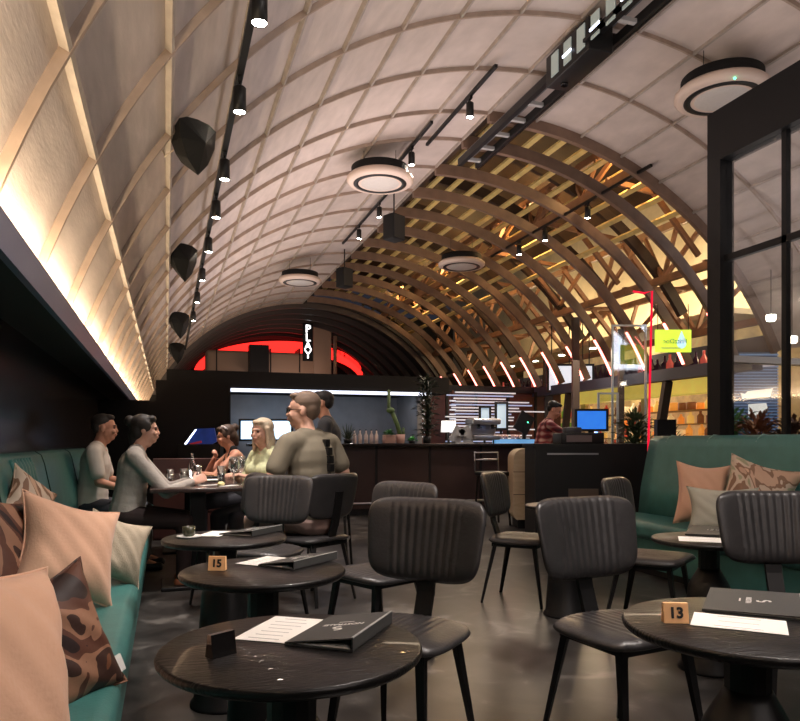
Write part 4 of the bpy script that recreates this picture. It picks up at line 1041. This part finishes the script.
    if top and sleeve != 'none':
        top.blend('shirt', shirt, t, .009, 14)
    elif shirt:
        tt = MB(); e = .024
        tt.ell(U(0,0,.04), ((.165+e)*S,(.13+e)*S,.15*S)); tt.ell(U(0,0,.2), ((.145+e)*S,(.112+e)*S,.17*S)); tt.ell(U(0,0,.33), ((.160+e)*S,(.12+e)*S,.15*S))
        for sd in (-1,1): tt.cap(U(sd*.08,.02,.40), U(sd*.085,-.0,.53), .085*S, .045*S)
        tt.blend('shirt', shirt, t, .009, 10)
    if trousers: leg.ell((0,0,hz-.02), (.17*S*bulk,.135*S*bulk,.11*S)); leg.blend('trousers', trousers[0], t, .010, 3)
    # eyes, brows, mouth
    for sd in (-1, 1):
        MB().ell((sd*.031*S,.0815*S,.012*S), (.0125*S,.007*S,.007*S), 10, Rh).build('eye', m_eye, t)
        MB().tube([H(sd*.016,.095,.030), H(sd*.034,.091,.034), H(sd*.050,.078,.028)], .0035*S, 6).build('eyebrow', hair or m_eye, t)
    MB().tube([H(-.022,.092,-.046), H(0,.102,-.045), H(.022,.092,-.046)], .0035*S, 6).build('mouth', M('lips', (.42,.13,.11), .5), t)
    # hair
    if hair:
        hb = MB()
        def hh(c, r): he(hb, c, r)
        if hairkind == 'short':
            hh((0,-.024,.062), (.080,.094,.078)); hh((0,-.05,.02), (.074,.062,.075)); hh((0,.04,.105), (.055,.045,.025))
        if hairkind == 'crop':
            hh((0,-.022,.058), (.078,.092,.074)); hh((0,-.05,.02), (.072,.058,.065)); hh((0,.035,.10), (.055,.045,.026))
        if hairkind == 'bun':
            hh((0,-.022,.055), (.084,.098,.080)); hh((0,-.055,.005), (.076,.066,.085)); hh((0,-.115,.075), (.048,.042,.045)); hh((.0,.045,.095), (.06,.04,.03))
            for sd in (-1,1): hh((sd*.072,.005,.035), (.014,.045,.045))
            hb.cap(H(0,-.08,-.03), H(0,-.085,-.10), .05*S, .03*S)
        if hairkind == 'long':
            hh((0,-.022,.060), (.090,.100,.082)); hh((0,-.05,-.02), (.088,.066,.115)); hh((0,.05,.095), (.062,.040,.028))
            for sd in (-1,1): hb.cap(H(sd*.078,.015,.04), H(sd*.082,.0,-.14), .024*S, .022*S)
            hb.cap(H(-.05,-.06,-.05), H(-.05,-.055,-.17), .045*S, .03*S); hb.cap(H(.05,-.06,-.05), H(.05,-.055,-.17), .045*S, .03*S)
        hb.blend('hair', hair, t, .007, 2)
    if glasses:
        gb = MB()
        for sd in (-1,1):
            c = [H(sd*.034+.022*math.cos(a), .100-.004*abs(math.cos(a)), .012+.015*math.sin(a)) for a in [k*PI/6 for k in range(13)]]
            gb.tube(c, .0028, 6, caps=False); gb.tube([H(sd*.056,.094,.016), H(sd*.080,.05,.016), H(sd*.082,-.0,.012)], .0032, 6)
        gb.tube([H(-.012,.102,.016), H(.012,.102,.016)], .0025, 6); gb.build('glasses', m_black, t)
    if extra: extra(t, U, H, S)
    return t
rFX = -PI/2   # faces +X
m_tee = M('white_tee', (.58,.52,.46), .8, bump=.2, bscale=25)
m_knit = M('grey_knit', (.36,.33,.30), .9, bump=.35, bscale=45, noise=.1, nscale=12)
m_khaki = M('khaki_cotton', (.19,.165,.12), .85, bump=.2, bscale=22, noise=.06, nscale=6)
m_green = M('pale_green_blouse', (.52,.55,.34), .8, noise=.2, nscale=40)
# man in white tee on the bench (behind)
person('man in a white t-shirt with short dark hair, seated on the left bench looking right', gD(91, 6.35, 0), rFX-.05, .47, 1.05, .10, 0, -.04,
       RA=((.24,.10,.80),(.12,.33,.72)), LA=((-.24,.12,.80),(-.1,.36,.78)), shirt=m_tee, trousers=(M('dark_jeans', (.03,.03,.04), .8),'long'), hair=M('dark_hair', (.015,.011,.010), .6), hairkind='crop')
# woman in grey jumper
pw = gD(127, 5.6, 0)
person('woman in a pale grey jumper with dark hair in a bun, hand around a glass', pw, rFX-.02, .47, 1.01, .14, 0, -.02,
       RA=((.20,.30,.76),(.10,.50,.835),(.9,0,.3)), LA=((-.2,.30,.76),(-.12,.47,.835),(-.2,0,1)), skin=m_skin2, shirt=m_knit, sleeve='long', trousers=(M('maroon_trousers', (.025,.012,.012), .8),'long'),
       shoes=M('tan_shoes', (.40,.13,.06), .5), hair=M('dark_hair'), hairkind='bun', gender='f', curl=.45)
# khaki man, back towards us
def stripe(t, U, H, S):
    mb = MB()
    for k in range(9): mb.box(-.022,.022,-.022,.012,-.027,.027, Matrix.Translation(U(.03,-.134+(.022 if k < 1 else .006 if k < 2 else 0)+(.012 if 4 < k else 0),.47-k*.052)))
    mb.build('back_stripe', m_black, t, label='black printed stripe down the back')
pk = gD(315, 5.2, 0)
person('large man in khaki t-shirt and glasses, grey hair, seated with his back to us', pk, R_(34), .50, 1.16, .10, R_(38), -.02,
       RA=((.29,-.02,.92),(.20,.24,.87)), LA=((-.33,.10,.90),(-.20,.32,.87)), skin=m_skin2, shirt=m_khaki, trousers=(M('pink_shorts', (.45,.30,.26), .8),'long'),
       hair=M('grey_brown_hair', (.16,.11,.08), .7), hairkind='short', bulk=1.06, glasses=True, extra=stripe)
# blonde woman
person('blonde woman in a pale green blouse facing the table', gD(268, 6.15, 0), R_(120), .47, .98, .04, R_(10), .0,
       RA=((.20,.10,.80),(.10,.28,.86)), LA=((-.22,.10,.80),(-.10,.28,.86)), skin=m_skin2, shirt=m_green, sleeve='mid', trousers=(M('dark_jeans'),'long'), hair=M('blonde_hair', (.55,.45,.33), .6, bump=.3, bscale=60), hairkind='long', gender='f')
# man behind the khaki man
person('dark-haired man mostly hidden behind the large khaki shirted man', gD(330, 6.5, 0), R_(70), .74, .98, .05, 0, 0,
       shirt=M('dark_shirt', (.03,.03,.035), .8), trousers=(M('dark_jeans'),'long'), hair=M('dark_hair'), hairkind='crop')
stool(gD(330, 6.5, 0), 'dark stool under the man hidden behind the khaki shirt', R_(70))
# woman in black tank top resting chin on hand
def band(t, U, H, S):
    pts = [H(.088*math.cos(a), -.01+.09*math.sin(a)*.3, .075+.045*math.sin(a)) for a in [k*PI/8 for k in range(9)]]
    MB().tube(pts, .012, 8).build('headband', M('pale_pattern', (.5,.45,.45), .6), t)
person('woman in black tank top and headband leaning chin on her hand', gD(240, 7.6, 0), PI/2+.1, .46, .98, .16, 0, -.25,
       RA=((.16,.32,.80),(.02,.27,.97),(0,-1,.2)), LA=((-.2,.30,.80),(-.02,.42,.82)), skin=m_skin, shirt=m_blackm, sleeve='none', trousers=(M('dark_jeans'),'long'), hair=M('brown_hair', (.05,.025,.015), .6), hairkind='bun', gender='f', extra=band, curl=.8)
# plaid shirted person standing at the host stand
m_plaid = M('plaid', (.3,.05,.05), .8)
nt = m_plaid.node_tree; bs = nt.nodes['Principled BSDF']; tc = nt.nodes.new('ShaderNodeTexCoord')
cur = None
for rot, cA, cB in (((0,0,0),(.18,.02,.03),(.55,.40,.36)),):
    wv = []
    for ax in ('X','Z'):
        n_ = nt.nodes.new('ShaderNodeTexWave'); n_.bands_direction = ax; n_.inputs['Scale'].default_value = 3.6; nt.links.new(tc.outputs['Object'], n_.inputs['Vector']); wv.append(n_)
    ma = nt.nodes.new('ShaderNodeMath'); ma.operation = 'ADD'; nt.links.new(wv[0].outputs['Fac'], ma.inputs[0]); nt.links.new(wv[1].outputs['Fac'], ma.inputs[1])
    rp = nt.nodes.new('ShaderNodeValToRGB'); md = nt.nodes.new('ShaderNodeMath'); md.operation = 'MULTIPLY'; md.inputs[1].default_value = .5
    nt.links.new(ma.outputs[0], md.inputs[0]); nt.links.new(md.outputs[0], rp.inputs[0]); rp.color_ramp.elements[0].color = (.03,.008,.015,1); rp.color_ramp.elements[1].color = (.55,.38,.34,1)
    e = rp.color_ramp.elements.new(.5); e.color = (.20,.02,.03,1); nt.links.new(rp.outputs[0], bs.inputs['Base Color'])
person('person in a red plaid shirt and dark cap leaning over the host stand', gD(540, 9.75, 0), R_(-110), 0, 1.0, .22, R_(-10), -.45,
       RA=((.22,.30,1.25),(.14,.52,1.22)), LA=((-.22,.30,1.25),(-.12,.52,1.22)), shirt=m_plaid, sleeve='long', trousers=(M('dark_jeans'),'long'), hair=m_black, hairkind='crop', standing=True, curl=.3)

# ------------------------------------------------------------------ diners' table and what stands on it
DT = .80
dt = thing('dining_table', 'long dark dining table the group sits around', 'table', (.24, 6.9, 0))
m_dt = M('dark_table_wood', (.035,.022,.020), .22, noise=.2, nscale=3, stretch=(1,6,1))
MB().box(-.36,.36,-1.35,1.4,DT-.03,DT, bev=.005).build('tabletop', m_dt, dt)
for y in (-.95, .95):
    MB().box(-.06,.06,y-.06,y+.06,.03,DT-.03).build('pedestal', m_cleg, dt); MB().box(-.28,.28,y-.22,y+.22,0,.03, bev=.008).build('foot', m_cleg, dt)
m_gls = thin_glass('drinking_glass', .95); m_gls.node_tree.nodes['Math'].inputs[2].default_value = .14
def ontable(px, D): q = gD(px, D, DT+.001); return q
# held glass near the jumper woman's hand
hg = gD(191, 5.72, DT+.001)
def tumbler(p, r, h, lab, grp=None, liquid=None):
    t = thing('drinking_glass', lab, 'glass', p, 0, grp)
    MB().lathe([(0,.004),(r*.85,.0),(r*.88,.004),(r,h),(r*.93,h),(r*.82,.012),(0,.012)], 20).build('glass_body', m_gls, t)
    if liquid: MB().lathe([(0,.013),(r*.80,.013),(r*.87,h*.55),(0,h*.55)], 18).build('drink', liquid, t)
    return t
m_pd = M('pale_drink', (.6,.6,.5), .2, alpha=.6)
tumbler(hg, .036, .115, 'tumbler with pale drink held by the woman in the grey jumper', None, m_pd)
tumbler(ontable(184, 6.1), .036, .12, 'clear tumbler just behind the held glass', None, m_pd)
tumbler(ontable(198, 6.4), .032, .14, 'tall clear glass behind the tumblers on the long table')
tumbler(ontable(170, 6.5), .032, .10, 'short clear glass at the left of the long table, near the white t-shirt')
tumbler(ontable(221.5, 5.95), .036, .15, 'tall glass just left of the stemmed wine glasses', None, M('dark_drink', (.10,.08,.12), .2, alpha=.7))
def wineglass(p, lab, s=1.0):
    t = thing('wine_glass', lab, 'wine glass', p)
    MB().lathe([(0,0),(.036*s,0),(.034*s,.004),(.006,.01),(.005,.09*s),(0,.09*s)], 22).build('stem', m_gls, t)
    MB().lathe([(.004,.088*s),(.025*s,.10*s),(.043*s,.14*s),(.040*s,.18*s),(.032*s,.22*s),(.030*s,.22*s),(.038*s,.18*s),(.041*s,.14*s),(.023*s,.103*s),(0,.095*s)], 24).build('bowl', m_gls, t)
wineglass(ontable(234, 5.75), 'left of the two stemmed wine glasses on the long table', 1.05)
wineglass(ontable(241, 5.9), 'right of the two stemmed wine glasses, nearer the blonde woman', 1.05)
t = thing('water_bottle', 'clear slim water bottle standing on the long table', 'bottle', ontable(192, 6.7))
MB().lathe([(.03,0),(.033,.01),(.033,.14),(.013,.19),(.012,.24),(0,.24)], 16).build('bottle_body', m_gls, t)
def plate(p, r, lab):
    t = thing('dinner_plate', lab, 'plate', p); MB().lathe([(0,.002),(r*.6,0),(r,.015),(r*.98,.017),(r*.6,.006),(0,.006)], 28).build('dish', m_white, t); return t
plate(ontable(213, 6.3), .11, 'white plate in the middle of the long table')
o = MB().lathe([(0,0),(.03,.0),(.045,.03),(.02,.05),(0,.05)], 14).build('lemon_wedge', M('pale_yellow', (.8,.72,.35), .5)); tag(o, 'pale yellow lemon piece by the stemmed glasses', 'lemon', loc=ontable(221, 5.62), rot=(0,0,.4)); o.scale = (.7,.7,.7)
for px, D, rz, lab in ((229, 5.62, .9, 'white napkin sheet at the near edge of the long table'),(210, 5.72, .6, 'folded white napkin by the held glass')):
    o = MB().box(-.09,.09,-.035,.035,0,.004).build('napkin', m_white); tag(o, lab, 'napkin', loc=ontable(px, D), rot=(0,0,rz))
for px, D, lab in ((205, 6.9, 'dark serving board with food at the far part of the long table'),(236, 7.1, 'dark oblong dish beside the woman in the black top')):
    t = thing('serving_board', lab, 'board', ontable(px, D)); MB().box(-.13,.13,-.08,.08,0,.015, bev=.004).build('board', m_black, t)
    mb = MB()
    for k in range(7): mb.ell((random.uniform(-.09,.09), random.uniform(-.05,.05), .025), (.022,.02,.012), 8)
    mb.build('food', M('food_brown', (.28,.13,.05), .6), t)
t = thing('game_screen', 'small blue lit car-shaped game display behind the tank top woman', 'screen', gD(200, 10.2, 0), -YAW)
MB().prism([(-.22,1.10),(-.05,1.34),(.20,1.35),(.24,1.16),(.1,1.08)], 0, .05).build('display', M('blue_display', (.01,.03,.16), .3, emit=.10, ecol=(.04,.12,.7), noise=.6, nscale=5), t)
MB().prism([(-.23,1.11),(-.065,1.33),(-.05,1.33),(-.21,1.10)], -.01, .0).build('edge_light', M('cool_glow'), t)
MB().prism([(-.15,1.13),(.02,1.17),(.03,1.14),(-.13,1.11)], -.012, .0).build('red_patch', M('red_patch', (.4,.02,.03), .5, emit=.3), t)
MB().box(-.3,.3,-.05,.15,0,1.12).build('cabinet', m_black, t)
t = thing('lower_cabinet', 'dark reddish timber service cabinet beyond the long table', 'cabinet', (.2, 8.75, 0))
MB().box(-.35,.45,0,.35,0,.95).build('body', M('red_wood', (.06,.02,.016), .4, noise=.2, nscale=4), t)
for z in (.3,.6): MB().box(-.34,.44,-.012,0,z-.27,z).build('drawer', M('red_wood'), t)
# small phone and bag on the bench beside the man
p = aZ(100, 512, .456); o = MB().box(-.05,.05,-.1,.1,0,.05, bev=.015).build('handbag', m_black); tag(o, 'small black bag on the left bench beside the jumper woman', 'bag', loc=p)
